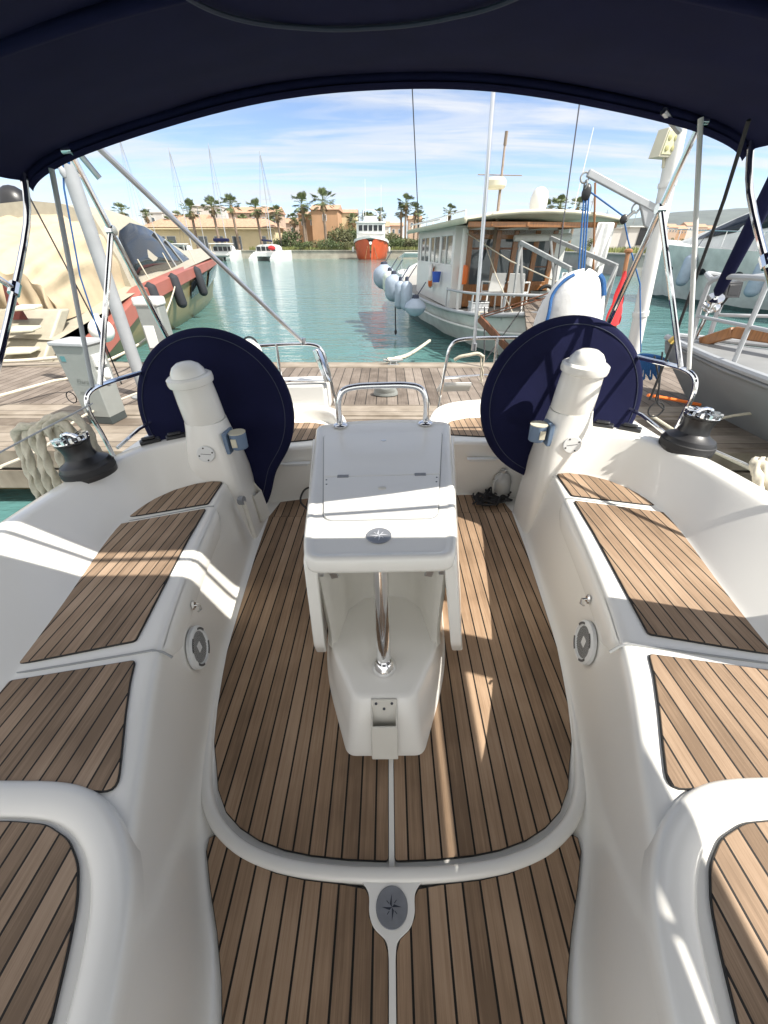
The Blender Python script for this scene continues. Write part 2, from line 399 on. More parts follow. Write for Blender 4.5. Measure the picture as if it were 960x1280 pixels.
dg0 = bpy.context.evaluated_depsgraph_get(); dg0.update(); MOULD = {k: o.evaluated_get(dg0) for k, o in MOULD.items()}
# sole base (white liner under the teak) and bridge deck base
def curve_front(n=14):
    half = [(0,.337),(.14,.341),(.25,.350),(.335,.363),(.42,.385),(.49,.418),(.55,.462),(.60,.525),(.635,.60),(.665,.69)]
    return half
sole_rim = [(.842,2.10),(.815,1.75),(.788,1.43),(.757,1.08),(.705,.82),(.668,.69),(.638,.60),(.604,.525),(.555,.462),(.49,.415),(.42,.383),(.335,.360),(.25,.347),(.14,.338),(0,.335)]
path = sole_rim + [(-x, y) for x, y in sole_rim[-2::-1]]
liner = MB(); liner.box((-1.0, -1.3, -.06), (1.0, 2.42, -.012)); liner.build('cockpit_liner', M['gel'], yacht)
# moulded ridge round the front of the sole
rm = MB(); fr = smooth([(x, y, 0) for x, y in path], 4)
rows = []
for i, p in enumerate(fr):
    d = (fr[min(i+1, len(fr)-1)] - fr[max(i-1, 0)]).normalized(); nrm = Vector((d.y, -d.x, 0))   # path runs clockwise from starboard: nrm points outward
    if nrm.dot(Vector((p.x, p.y - 1.2, 0))) < 0: nrm = -nrm
    k = max(0, min(1, (1.0 - p.y)/.5)); hh = .004 + .020*k; w = .036
    rows.append([p + nrm*o + Vector((0, 0, z)) for o, z in ((-.006, -.02), (-.004, hh*.6), (.004, hh), (w*.55, hh*1.02), (w*.9, hh*.85), (w, hh*.4), (w + .002, -.02))])
rm.grid(rows).build('sole_ridge', M['gel'], yacht, sub=1, angle=180)
def panel(name, out, z, m, t=.007, caulk=.0022, label=None):
    b = MB(); b.cur = 1; b.prism(out, z - .004, z + t - .0015); b.cur = 0
    b.prism(inset(out, caulk), z - .003, z + t)
    o = b.build(name, [m, M['caulk']], yacht, bev=0.0012, seg=1)
    if label: o['label'] = label
    return o
# cockpit sole teak: two halves beside the white centre seam
inner = [(x - .012, y + .004) for x, y in sole_rim[:-1]]
for s in (-1, 1):
    out = [(.0085, .352), (.0085, 2.155)] + [(.832, 2.155)] + [(x - .006, y) for x, y in sole_rim[1:6]] + [(x - .014, y + .012) for x, y in sole_rim[6:9]] + [(x - .008, y + .018) for x, y in sole_rim[9:14]]
    panel('teak_sole', rounded(mir(out, s), [.012]*2 + [0]*(len(out) - 2)), -.009, M['teak'], .009)
    aft = [(.12, 2.168), (.12, 2.40), (.60, 2.40), (.80, 2.36), (.84, 2.168)]
    panel('teak_sole', mir(aft, s), -.020, M['teak'], .010)
    # bridge deck teak in front of the ridge
    bd = [(.009, -1.2), (.009, .172), (.020, .196), (.046, .214), (.060, .236), (.0615, .275), (.074, .292)] + \
         [(.14, .301), (.25, .310), (.335, .324), (.41, .347), (.475, .377), (.515, .400), (.552, .413), (.566, .404), (.562, .372), (.52, .292), (.468, .205), (.425, .12), (.395, .04), (.365, -.10), (.345, -.40), (.33, -1.2)]
    panel('teak_bridge_deck', mir(bd, s), .004, M['teak'], .008)
cs = MB(); cs.prism([(-.0085, .34), (.0085, .34), (.0085, 2.15), (-.0085, 2.15)], -.012, -.002)
cs.build('centre_seam', M['gel'], yacht, bev=.002)
tb = rounded([(-.10, .315), (-.0625, .285), (-.0625, .24), (-.05, .214), (-.012, .19), (-.0085, .16), (-.0085, -1.2), (.0085, -1.2), (.0085, .16), (.012, .19), (.05, .214), (.0625, .24), (.0625, .285), (.10, .315)], .02, 5)
MB().prism(tb, -.012, .0165).build('emblem_tab', M['gel'], yacht, bev=.004)
def compass_rose(b, c, r, th, dark=True):
    x, y, z = c
    for k in range(4):
        a = R(90*k); L = r*.62
        for sg in (1,):
            d = Vector((math.cos(a), math.sin(a), 0)); n = Vector((-d.y, d.x, 0))
            o = Vector(c); b.slab([o, o + d*.14*r + n*.13*r, o + d*L, o + d*.1*r], (0, 0, th))
        a2 = R(90*k + 45); d = Vector((math.cos(a2), math.sin(a2), 0)); n = Vector((-d.y, d.x, 0))
        o = Vector(c) + d*.24*r; b.slab([o - n*.012*r, o + d*.2*r, o + d*.2*r + n*.04*r, o + n*.03*r], (0, 0, th))
em = MB(); em.lathe([(.0, .0), (.0425, 0), (.0435, .002), (.042, .0035), (0, .0035)], (0, .2525, .0165), 48)
em = em.build('deck_emblem', M['emblem'], yacht)
b = MB(); compass_rose(b, (0, .2525, .0201), .0435, .0006); b.build('compass_star', M['emblem_dark'], em)
# rim round the forward step seats and teak on them
for s in (-1, 1):
    rp_ = [(1.25,.372),(.95,.372),(.80,.368),(.715,.350),(.645,.312),(.590,.262),(.545,.195),(.515,.120),(.490,.03),(.465,-.10),(.455,-.40),(.45,-1.2)]
    sp_ = smooth([(x*s, y, 0) for x, y in rp_], 5); rows = []
    for i, p in enumerate(sp_):
        d = (sp_[min(i+1, len(sp_)-1)] - sp_[max(i-1, 0)]).normalized(); n = Vector((d.y, -d.x, 0))
        if n.dot(Vector((1.0*s - p.x, -.6 - p.y, 0))) > 0: n = -n      # outward
        rows.append([p + n*o + Vector((0, 0, z)) for o, z in ((.032, .395), (.031, .440), (.024, .4545), (.006, .459), (-.020, .457), (-.040, .451), (-.048, .444), (-.050, .43))])
    MB().grid(rows).build('step_seat_rim', M['gel'], yacht, sub=1, angle=180)
    ct = [(1.20,.318),(.86,.318),(.775,.312),(.705,.285),(.655,.243),(.618,.185),(.592,.120),(.562,.03),(.540,-.10),(.53,-.40),(.53,-1.15),(1.05,-1.15)]
    panel('teak_step_seat', rounded(mir(ct, s), .02), .440, M['teak_seat'] if s < 0 else M['teak_seat_r'], .008)
    bt = [(.648,.372),(.688,.46),(.735,.56),(.778,.66),(.803,.735),(1.158,.668),(1.146,.392),(.90,.385)]
    panel('teak_seat', rounded(mir(bt, s), [.05,.02,.02,.02,.015,.01,.02,.06]), .440, M['teak_seat'] if s < 0 else M['teak_seat_r'], .008)
    a_ = [(.842,.806),(.858,.95),(.877,1.12),(.900,1.34),(.918,1.600),(1.292,1.480),(1.262,1.25),(1.225,1.02),(1.178,.722)]
    panel('teak_seat', rounded(mir(a_, s), .012), .441, M['teak_seat'] if s < 0 else M['teak_seat_r'], .008)
    a2 = [(.925,1.645),(.930,1.87),(.99,1.878),(1.08,1.852),(1.17,1.790),(1.245,1.690),(1.292,1.535)]
    panel('teak_seat_corner', rounded(mir(a2, s), .012), .440, M['teak_seat'] if s < 0 else M['teak_seat_r'], .008)
    # seams of the lift-up seat lid
    g = MB()
    g.tube([(x*s, y, z) for x, y, z in ((.714,.770,.405),(.742,.775,.428),(.772,.772,.4405),(.83,.760,.4405),(1.165,.694,.4405))], .0045, 6)
    g.build('seat_seam', M['groove'], yacht); g = MB()
    g.tube([(x*s, y, z) for x, y, z in ((.890,1.63,.4395),(.915,1.627,.4405),(1.29,1.505,.4405))], .003, 6)
    g.build('seat_seam', M['groove'], yacht); g = MB()
    g.tube([(x*s, y, z) for x, y, z in ((1.288,1.44,.45),(1.34,1.475,.53),(1.385,1.50,.60),(1.425,1.515,.645))], .0035, 6)
    g.build('seat_seam', M['groove'], yacht)
    # front skirt of the lift-up lid, following the moulded seat front
    rows = []
    for k in range(29):
        f = k/28; y = lerp(.775, 1.640, f); zl = .325 + .075*max(0, 1 - f/.12)**1.5 + .075*max(0, (f - .86)/.14)**1.5; row = []
        for t_, off in ((0, -.004), (.02, .007), (.10, .009), (.5, .009), (.85, .009), (1, .004)):
            z = lerp(zl, .425, t_); ok, hit, nr, _ = MOULD[s].ray_cast(Vector((.3*s, y, z)), Vector((s, 0, 0)))
            e = off if 0 < k < 28 else -.003
            row.append(hit + Vector((-s*e, 0, 0)))
        rows.append(row)
    MB().grid(rows).build('lid_skirt', M['gel'], yacht, angle=60)
    # loudspeaker on the seat front
    nrm = Vector((-.985*s, .17, .10)).normalized(); c = Vector((.748*s, .935, .235))
    sp = MB(); sp.lathe([(0, -.008), (.083, -.008), (.083, .004), (.074, .011), (.066, .010), (.064, .004), (0, .004)], c, 40, nrm)
    sp = sp.build('speaker', M['gel_grey'], yacht, angle=50)
    q = Vector((0, 0, 1)).rotation_difference(nrm).to_matrix()
    b = MB()
    for k in range(-9, 10):
        h = math.sqrt(max(0, .060**2 - (k*.0062)**2))
        if abs(k) < 3:
            for sg in (-1, 1): b.obox(c + q @ Vector((sg*(h + .018)/2, k*.0062, .0048)), q @ Vector(((h - .018)/2, 0, 0)), q @ Vector((0, .0010, 0)), q @ Vector((0, 0, .0006)))
        else: b.obox(c + q @ Vector((0, k*.0062, .0048)), q @ Vector((h, 0, 0)), q @ Vector((0, .0010, 0)), q @ Vector((0, 0, .0006)))
    for k in range(4):
        a = R(45 + 90*k)
        for t in range(-3, 4):
            aa = a + R(t*6); b.obox(c + q @ Vector((.070*math.cos(aa), .070*math.sin(aa), .0106)), q @ Vector((.0042*math.cos(aa), .0042*math.sin(aa), 0)), q @ Vector((-.004*math.sin(aa), .004*math.cos(aa), 0)), q @ Vector((0, 0, .0016)))
    b.build('speaker_slots', M['slot'], sp)
    # locker latch
    l = MB(); lc = Vector((.780*s, 1.045, .350)); l.lathe([(0, 0), (.017, 0), (.019, .004), (.012, .009), (0, .009)], lc, 20, nrm)
    l.tube([lc + nrm*.008, lc + nrm*.024 + Vector((0, 0, -.004)), lc + nrm*.026 + Vector((0, -.004, -.026)), lc + nrm*.012 + Vector((0, -.004, -.034))], .0045, 8)
    l.build('locker_latch', M['chrome'], yacht)
    # helm pod
    pod = MB(); rings = []; N_ = 28
    def pring(cx, cy, z, rx, ry, p=2.0):
        out = []
        for j in range(N_):
            a = 2*math.pi*j/N_; ca, sa = math.cos(a), math.sin(a)
            out.append(Vector(((cx + rx*math.copysign(abs(ca)**(2/p), ca))*s, cy + ry*math.copysign(abs(sa)**(2/p), sa), z)))
        return out
    for args in ((1.01,2.04,-.02,.172,.185,6),(1.01,2.04,.12,.168,.178,6),(1.005,2.03,.40,.148,.158,5.5),(1.0,2.025,.52,.136,.142,4.5),(.996,2.02,.62,.124,.126,3.2),(.993,2.02,.72,.112,.114,2.2),(.993,2.02,.757,.109,.109,2)): rings.append(pring(*args))
    pod.grid([r + [r[0]] for r in rings]); pod.cap(rings[-1])
    pod.build('helm_pod', M['gel'], yacht, weld=True, angle=50)
    cb = MB(); cb.lathe([(.104, 0), (.106, .006), (.103, .12), (.099, .19), (.101, .196), (.111, .20), (.114, .215), (.112, .235), (.100, .243), (.086, .244), (.082, .262), (.066, .286), (.040, .302), (0, .308)], (.993*s, 2.02, .757), 40, (-.05*s*-1, -.05, 1))
    cb.build('compass_column', M['gel'], yacht, angle=28)
    pl = MB(); pn = Vector((-.18*s, -1, .12)).normalized(); pc = Vector((.980*s, 1.884, .612))
    pl.lathe([(0, 0), (.044, 0), (.046, .003), (.043, .006), (0, .006)], pc, 36, pn); pl = pl.build('inspection_plate', M['gel_grey'], yacht)
    b = MB(); q2 = Vector((0, 0, 1)).rotation_difference(pn).to_matrix()
    for k in range(4): a = R(90*k + 20); b.lathe([(.0045, 0), (.0045, .0012), (0, .0016)], pc + q2 @ Vector((.035*math.cos(a), .035*math.sin(a), .006)), 10, pn)
    b.obox(pc + pn*.0063, q2 @ Vector((.026, 0, 0)), q2 @ Vector((0, .0012, 0)), q2 @ Vector((0, 0, .0006)))
    b.build('plate_screw', M['black'], pl)
    # cup holder on the inboard side
    ch = MB(); cc = Vector((.822*s, 1.975, .60))
    ch.lathe([(.030, 0), (.043, .004), (.046, .085), (.046, .092), (.039, .092), (.037, .02), (0, .02)], cc, 28)
    ch.box((min(.865*s, .888*s), 1.925, .585), (max(.865*s, .888*s), 2.03, .705)); ch.box((min(.868*s,.83*s), 1.962, .61), (max(.868*s,.83*s), 1.99, .67))
    ch = ch.build('cup_holder', M['blueglass'], yacht, bev=.003)
    b = MB(); b.lathe([(.038, .0925), (.0465, .0925), (.0465, .097), (.038, .097)], cc, 28); b.box((.822*s - .014 + .01*s, 1.924, .625), (.822*s + .014 + .01*s, 1.932, .672)); b.build('cup_holder_rim', M['cream'], ch)
    # winch
    wc = Vector((1.44*s if s < 0 else 1.46, 1.64 if s < 0 else 1.74, CO - .03)); wa = Vector((.10*s, .03, 1)).normalized()
    w = MB(); w.lathe([(0, 0), (.112, 0), (.115, .012), (.112, .06), (.104, .075), (.078, .088), (.066, .10), (.060, .125), (.063, .150), (.070, .17), (.0, .172)], wc, 36, wa)
    w = w.build('winch', M['black'], yacht, angle=25)
    b = MB(); b.lathe([(.113, .022), (.1165, .026), (.1165, .052), (.113, .056)], wc, 36, wa); b.build('winch_base_ring', M['rubber'], w)
    q3 = Vector((0, 0, 1)).rotation_difference(wa).to_matrix(); b = MB()
    MB().lathe([(0, .172), (.071, .172), (.073, .178), (.071, .186), (.045, .19), (0, .188)], wc, 32, wa).build('winch_cap', M['black'], w)
    b.lathe([(.072, .180), (.0745, .182), (.072, .187)], wc, 32, wa)
    for k in range(14):
        a = 2*math.pi*k/14; d = q3 @ Vector((math.cos(a), math.sin(a), 0)); t_ = q3 @ Vector((-math.sin(a), math.cos(a), 0))
        b.obox(wc + wa*.193 + d*.058, d*.018, t_*.006, wa*.008)
    b.tube([wc + wa*.200 + q3 @ Vector(p) for p in ((-.055*s, -.02, -.005), (-.03*s, -.01, .008), (0, 0, .012), (.05*s, .02, .002))], .010, 8)
    b.build('winch_crown', M['chrome'], w, angle=40)
    # rope clutches on the coaming
    for cx, cy, rz in ((1.19, 2.02, .5), (1.31, 1.965, .6)):
        b = MB(); b.box((cx*s - .052, cy - .024, CO - .012), (cx*s + .052, cy + .024, CO + .012), rz=-rz*s)
        b.box((cx*s - .04, cy - .016, CO + .012), (cx*s + .03, cy + .016, CO + .026), rz=-rz*s)
        b.build('rope_clutch', M['black'], yacht, bev=.007, seg=2)
    # helm seat aft: box with teak seat, curved white back
    hb = [(.30, 2.46), (.42, 2.43), (.62, 2.41), (.86, 2.36), (1.30, 2.30), (1.50, 2.36), (1.56, 3.02), (.36, 3.02)]
    MB().prism(mir(hb, s), -.05, .40).build('helm_seat', M['gel'], yacht, bev=.02, seg=3)
    hs = [(.42, 2.54), (.60, 2.50), (.86, 2.46), (1.26, 2.42), (1.30, 2.78), (.92, 2.84), (.60, 2.84), (.46, 2.78)]
    panel('teak_helm_seat', rounded(mir(hs, s), .03), .402, M['teak_seat'] if s < 0 else M['teak_seat_r'])
    rows = []
    for x, y in ((.36, 2.60), (.40, 2.78), (.52, 2.90), (.72, 2.94), (1.0, 2.92), (1.26, 2.86), (1.38, 2.70), (1.42, 2.45)):
        o = Vector((x*s - .9*s, y - 2.5, 0)).normalized()
        h = .10 if x > .38 else .02
        rows.append([Vector((x*s, y, 0)) + o*k + Vector((0, 0, z)) for k, z in ((0, .39), (.008, .40 + h*.7), (.022, .40 + h), (.075, .40 + h), (.09, .40 + h*.8), (.095, .3))])
    MB().grid(rows).build('helm_seat_back', M['gel'], yacht, sub=2, angle=180)
    b = MB(); b.box((min(.56*s,.74*s), 2.385, .265), (max(.56*s,.74*s), 2.40, .285)); b.box((min(.54*s,1.3*s), 2.36, .292), (max(.54*s,1.3*s), 2.40, .296))
    b.build('locker_grip', M['gel_grey'], yacht, bev=.004)
    # aft side deck and hull quarter
    dk = [(1.02, 2.12), (1.58, 2.02), (1.70, 1.84), (1.66, 2.5), (1.56, 3.06), (1.46, 3.06), (1.46, 2.4)]
    MB().prism(mir(dk, s), .36, .50).build('aft_deck', M['gel'], yacht, bev=.02, seg=3)
    hq = [(1.74, 1.7), (1.66, 2.5), (1.56, 3.06), (1.30, 3.06), (1.30, 2.6), (1.3, 1.7)]
    MB().prism(mir(hq, s), -.9, .40).build('hull_quarter', M['gel'], yacht)
    # pushpit rails
    r_ = .0115; rl = MB()
    base = Vector((1.53*s, 1.94, .50)); top = Vector((1.515*s, 1.90, .93))
    mid = smooth([base, base.lerp(top, .5), top + Vector((0, 0, -.05)), Vector((1.49*s, 1.96, .955)), Vector((1.41*s, 2.2, .96)), Vector((1.25*s, 2.65, .955)), Vector((1.05*s, 2.90, .95)), Vector((.80*s, 2.985, .945)), Vector((.56*s, 3.0, .94)), Vector((.475*s, 3.0, .90)), Vector((.445*s, 3.0, .78)), Vector((.40*s, 3.0, .40))], 6)
    rl.tube(mid, r_, 10)
    rl.tube([Vector((1.485*s, 1.93, .64)), Vector((1.44*s, 2.1, .68)), Vector((1.30*s, 2.62, .70)), Vector((1.05*s, 2.92, .69)), Vector((.75*s, 3.0, .68)), Vector((.44*s, 3.0, .67))], .010, 8)
    for p in ((1.25, 2.65), (.80, 2.985)): rl.tube([(p[0]*s, p[1], .955), (p[0]*s*1.02, p[1], .45)], .0125, 8)
    rl.build('pushpit_rail', M['chrome'], yacht)
# stern: transom passage, swim platform, white lockers
MB().prism([(-.36, 2.42), (.36, 2.42), (.36, 3.05), (-.36, 3.05)], -.06, -.015).build('transom_step', M['gel'], yacht, bev=.01)
MB().box((-.93, 2.99, .42), (-.47, 3.22, .66)).build('stern_locker', M['white'], yacht, bev=.03, seg=3)
b = MB(); b.slab([(.42, 3.06, .62), (.66, 3.04, .62), (.70, 3.3, .50), (.42, 3.3, .50)], (0, 0, -.03)); b.build('stern_plate', M['white'], yacht, bev=.006)
# port side pocket for the winch handle and folded handle hook
b = MB(); q = Matrix.Rotation(R(0), 3, 'Z')
def pocket(c, w, d, h, tilt, nx, name, parent, m=M['beige']):
    # open-topped pocket: back plate, sides, low front; c = bottom centre, nx = outward normal (horizontal)
    n = Vector(nx).normalized(); t = Vector((0, 0, 1)).cross(n).normalized(); up = (Vector((0, 0, 1)) + n*tilt).normalized(); n = t.cross(up); c = Vector(c)
    if n.dot(Vector(nx)) < 0: n = -n
    o = MB(); th = .004
    o.obox(c + up*h*.5 + n*th, t*w/2, n*th, up*h/2)
    for sg in (-1, 1):
        o.slab([c + t*sg*w/2, c + t*sg*w/2 + n*d, c + t*sg*w/2 + n*d + up*h*.62, c + t*sg*w/2 + n*d*.55 + up*h*.74, c + t*sg*w/2 + up*h*.98], t*(-sg)*th*1.5)
    o.obox(c + n*(d - th) + up*h*.31, t*(w/2 - .001), n*th, up*h*.31)
    o.obox(c + n*d/2 + up*th, t*(w/2 - .001), n*(d/2 - .002), up*th)
    ob = o.build(name, m, parent, bev=.003)
    sc_ = MB()
    for p in ((-.3, .93), (.3, .93), (0, .83)): sc_.lathe([(.005, 0), (.005, .002), (0, .003)], c + t*p[0]*w + up*h*p[1] + n*th*2, 10, n)
    sc_.build('pocket_screw', M['emblem_dark'], ob)
    return ob
pocket((-.855, 2.065, .06), .085, .055, .30, -.12, (1, -.35, 0), 'winch_handle_pocket', yacht)
hk = MB(); hk.lathe([(0, 0), (.026, 0), (.026, .03), (0, .03)], (-.855, 1.845, .335), 8, (1, -.1, .05)); hk = hk.build('manual_pump_socket', M['emblem'], yacht)
b = MB(); b.tube(smooth([(-.835, 1.845, .33), (-.825, 1.84, .25), (-.815, 1.82, .16), (-.80, 1.80, .10)], 5), [.014]*8 + [.016]*7 + [.015], 10); b.build('pump_handle', M['beige'], hk)
# ================================================================== COCKPIT TABLE
tab = thing('cockpit_table', 'white moulded table with drop leaves, chrome leg and grab rail on the teak sole', 'table')
TZ = .70
top = rounded([(-.238,.905),(.238,.905),(.262,1.02),(.372,2.03),(.20,2.085),(0,2.10),(-.20,2.085),(-.372,2.03),(-.262,1.02)], [.06,.06,.05,.05,.2,.2,.2,.05,.05], 6)
b = MB(); o1 = inset(top, .030); o2 = inset(top, .040)
def ring(o, z): return [Vector((x, y, z)) for x, y in o]
rings = [ring(inset(top, .012), TZ - .062), ring(inset(top, .002), TZ - .058), ring(top, TZ - .045), ring(inset(top, .001), TZ - .012), ring(inset(top, .008), TZ - .002), ring(inset(top, .016), TZ), ring(inset(top, .026), TZ - .001), ring(inset(top, .033), TZ - .006), ring(inset(top, .040), TZ - .0065)]
b.grid([r + [r[0]] for r in rings]); b.cap(rings[-1]); b.cap(rings[0], True)
tt = b.build('table_top', M['gel'], tab, weld=True, angle=60)
lid = [(-.205, 1.125), (.205, 1.125), (.312, 1.905), (-.312, 1.905)]
def lx(y, k=0): return lerp(.205, .312, (y - 1.125)/.78) + k
b = MB(); b.prism(rounded([(-.209,1.120),(.209,1.120),(.316,1.910),(-.316,1.910)], .045, 6), TZ - .009, TZ - .0052); b.build('lid_gap', M['groove'], tt)
lf = MB(); lf.prism(rounded([(-lx(1.125), 1.125), (lx(1.125), 1.125), (lx(1.4385), 1.4385), (-lx(1.4385), 1.4385)], [.042, .042, .004, .004], 6), TZ - .006, TZ + .001); lf.build('table_lid', M['gel'], tt, bev=.0025)
lf = MB(); lf.prism(rounded([(-lx(1.441), 1.441), (lx(1.441), 1.441), (lx(1.905), 1.905), (-lx(1.905), 1.905)], [.004, .004, .042, .042], 6), TZ - .006, TZ + .001); lf.build('table_lid', M['gel'], tt, bev=.0025)
for sx in (-1, 1):
    h = MB(); h.box((sx*.165 - .024, 1.428, TZ), (sx*.165 + .024, 1.451, TZ + .0035)); h.tube([(sx*.165 - .024, 1.440, TZ + .004), (sx*.165 + .024, 1.440, TZ + .004)], .0028, 6); h.build('lid_hinge', M['emblem'], tt, bev=.001)
    h = MB()
    for y in (1.375, 1.412): h.lathe([(.004, 0), (.004, .001), (0, .0015)], (sx*(lx(y) - .012), y, TZ + .001), 8)
    h.build('lid_screw', M['emblem_dark'], tt)
h = MB(); h.lathe([(.0, 0), (.017, 0), (.017, .002), (.012, .004), (0, .0035)], (0.004, 1.335, TZ + .001), 20, sy=.7); h.build('lid_pull', M['beige'], tt)
h = MB(); h.lathe([(.0, 0), (.014, 0), (.014, .002), (.010, .003), (0, .0025)], (0.006, 1.80, TZ + .001), 20, sy=.7); h.build('lid_pull', M['alu'], tt)
em = MB(); em.lathe([(0, 0), (.043, 0), (.044, .002), (.042, .004), (0, .004)], (-.004, 1.03, TZ - .0062), 48); em = em.build('table_emblem', M['emblem'], tt)
b = MB(); compass_rose(b, (-.004, 1.03, TZ - .0020), .050, .0012); b.build('compass_star', M['emblem_pale'], em)
# plinth and cabinet
def oval(fr, hw, back, bw, z, dy=0):
    pts = rounded([(-fr[0], fr[1]), (fr[0], fr[1]), (hw, .98 + dy), (bw*1.0, back), (-bw, back), (-hw, .98 + dy)], [.032, .032, .16, .06, .06, .16], 6)
    return [Vector((x, y, z)) for x, y in pts]
b = MB(); rings = [oval((.138,.640), .265, 2.0, .32, -.010), oval((.136,.640), .263, 2.0, .32, .004), oval((.128,.648), .255, 2.0, .315, .020), oval((.120,.672), .245, 2.0, .31, .07), oval((.108,.728), .230, 2.0, .30, .178), oval((.104,.738), .227, 2.0, .30, .193), oval((.098,.748), .221, 2.0, .29, .200), oval((.088,.762), .210, 1.98, .28, .2005)]
b.grid([r + [r[0]] for r in rings]); b.cap(rings[-1])
b.build('table_base', M['gel'], tab, weld=True, angle=60)
cab = [(-.238, 1.0), (-.222, .985), (-.198, 1.0), (-.165, 1.16), (-.10, 1.225), (0, 1.24), (.10, 1.225), (.165, 1.16), (.198, 1.0), (.222, .985), (.238, 1.0), (.335, 1.97), (-.335, 1.97)]
b = MB(); rings = [[Vector((x*(.94 if z < .3 else 1), y + dy, z)) for x, y in cab] for z, dy in ((.19, -.03), (.215, -.005), (.28, .0), (.645, .0))]
b.grid([r + [r[0]] for r in rings]); b.build('table_cabinet', M['beige'], tab, weld=True, angle=50)
b = MB(); b.box((-.135, 1.10, .55), (.135, 1.24, .60)); b.build('drawer_lip', M['beige'], tab, bev=.012, seg=3)
b = MB(); b.tube([(0, .862, .20), (0, .952, .650)], .0265, 28); b.lathe([(.047, 0), (.047, .004), (.043, .018), (.034, .034), (.028, .04)], (0, .862, .201), 32); b.build('table_leg', M['chrome'], tab)
for s in (-1, 1):
    x0, x1 = (.205, .335)
    fl = .065 if s > 0 else .030
    out = []
    yz = rounded([(.93, .672), (.925, .24), (.985, .115), (1.55, .115), (1.80, .30), (1.93, .672)], .03, 5)
    b = MB(); vin = []; 
    for y, z in yz:
        x = lerp(x0, x1, (y - .93)/1.0) + fl*(.672 - z)/.55
        vin.append(Vector((x*s, y, z)))
    b.slab(vin, (.043*s, 0, 0)); b.build('table_leaf', M['gel'], tab, bev=.007, seg=3)
    b = MB(); b.beam((s*.19, .98, .645), (s*.165, 1.0, .535), .028, .012, up=(0, 1, 0)); b.beam((s*.21, .985, .64), (s*.21, .985, .56), .02, .02); b.build('leaf_bracket', M['alu'], tab, bev=.002)
pocket((0, .655, .012), .092, .045, .205, -.46, (0, -1, 0), 'handle_pocket', tab)
b = MB(); b.tube(smooth([(-.235, 2.02, .70), (-.235, 2.025, .82), (-.205, 2.03, .885), (-.13, 2.035, .905), (0, 2.035, .908), (.13, 2.035, .905), (.205, 2.03, .885), (.235, 2.025, .82), (.235, 2.02, .70)], 8), .0165, 16)
for s in (-1, 1): b.lathe([(.040, 0), (.040, .004), (.034, .010), (.019, .014), (.0, .014)], (s*.235, 2.02, .6995), 28)
b.build('grab_rail', M['chrome'], tab)
# ================================================================== WHEEL COVERS
def wheel_cover(s, label):
    R_ = .465; c = Vector((1.02*s, 2.235, .715)); n = 72; tilt = R(-11)
    m = Matrix.Rotation(tilt, 3, 'X')
    def rad(a):      # a measured from straight down, teardrop tail toward the sole
        base = R_; w = abs((a + math.pi) % (2*math.pi) - math.pi)
        tail = .20*math.exp(-(w/.30)**2)
        return base + tail
    rows = []
    for k, (fr_, d) in enumerate(((0, -.026), (.3, -.030), (.62, -.034), (.86, -.040), (.955, -.040), (1.0, -.020), (1.0, .02), (.955, .040), (.8, .034), (0, .03))):
        row = []
        for j in range(n):
            a = 2*math.pi*j/n; r = rad(a)*fr_; 
            wob = .004*noise.noise(Vector((math.cos(a)*3*fr_, math.sin(a)*3*fr_, s*5 + (0 if k < 5 else 9))))
            p = Vector((math.sin(a + R(13))*r, d + wob, -math.cos(a + R(13))*r))
            row.append(c + m @ p)
        rows.append(row)
    o = MB().grid([r + [r[0]] for r in rows]).build('wheel_cover', M['navy'], None, weld=True, sub=1, angle=180)
    setp(o, label, 'wheel cover', 'canvas covers on the two steering wheels')
    b = MB(); hub = c + m @ Vector((0, -.02, 0))
    ringp = [c + m @ Vector((math.sin(2*math.pi*j/n + R(13))*rad(2*math.pi*j/n)*.986, -.012, -math.cos(2*math.pi*j/n + R(13))*rad(2*math.pi*j/n)*.986)) for j in range(n)]
    b.tube(ringp, .004, 6, closed=True); b.build('cover_piping', M['navy'], o)
    b = MB(); b.tube([c + m @ Vector((math.sin(2*math.pi*j/n + R(13))*rad(2*math.pi*j/n)*.90, -.0415, -math.cos(2*math.pi*j/n + R(13))*rad(2*math.pi*j/n)*.90)) for j in range(n)], .0022, 5, closed=True)
    b.build('cover_seam', M['navy_dark'], o)
wheel_cover(-1, 'navy canvas steering wheel cover entirely in shade, behind the port helm pod on the left')
wheel_cover(1, 'navy canvas steering wheel cover half in sunshine, behind the starboard helm pod on the right')
# ================================================================== BIMINI
bim = thing('bimini', 'dark navy bimini canopy on stainless tubes stretched over the cockpit', 'bimini')
PROF = [(0, 2.006), (.22, 2.002), (.44, 1.987), (.66, 1.960), (.88, 1.924), (1.08, 1.887), (1.25, 1.850), (1.36, 1.818), (1.44, 1.787), (1.485, 1.758), (1.50, 1.735)]
PROF = [(x, z + .035) for x, z in PROF]
full = [(-x, z) for x, z in PROF[:0:-1]] + PROF
YA = 2.13; XB = 1.505
def y_front(x): return .72 + .36*(abs(x)/1.5)**2
def y_aft(x): return YA + .02*(1 - (x/1.5)**2)
def bz(x, t): return -.022*math.sin(math.pi*min(1, max(0, t)))*(1 - (abs(x)/1.6)**2)
rows = []
fine = smooth([(x, 0, z) for x, z in full], 3)
for k in range(37):
    t = k/36
    rows.append([Vector((p.x, lerp(y_front(p.x), y_aft(p.x), t), p.z + bz(p.x, (t*2) % 1.0) + .007*noise.noise(Vector((p.x*2.2, t*3.5, 1))) + .0035*noise.noise(Vector((p.x*3 + t*6, t*14, 3))))) for p in fine])
b = MB().grid(rows).build('bimini_canopy', M['navy'], bim, solid=.003, sub=1, angle=180)
cano = b
def along(x_list, yf, dz): return [Vector((x, yf(x), z + dz)) for x, z in x_list]
hem = MB()
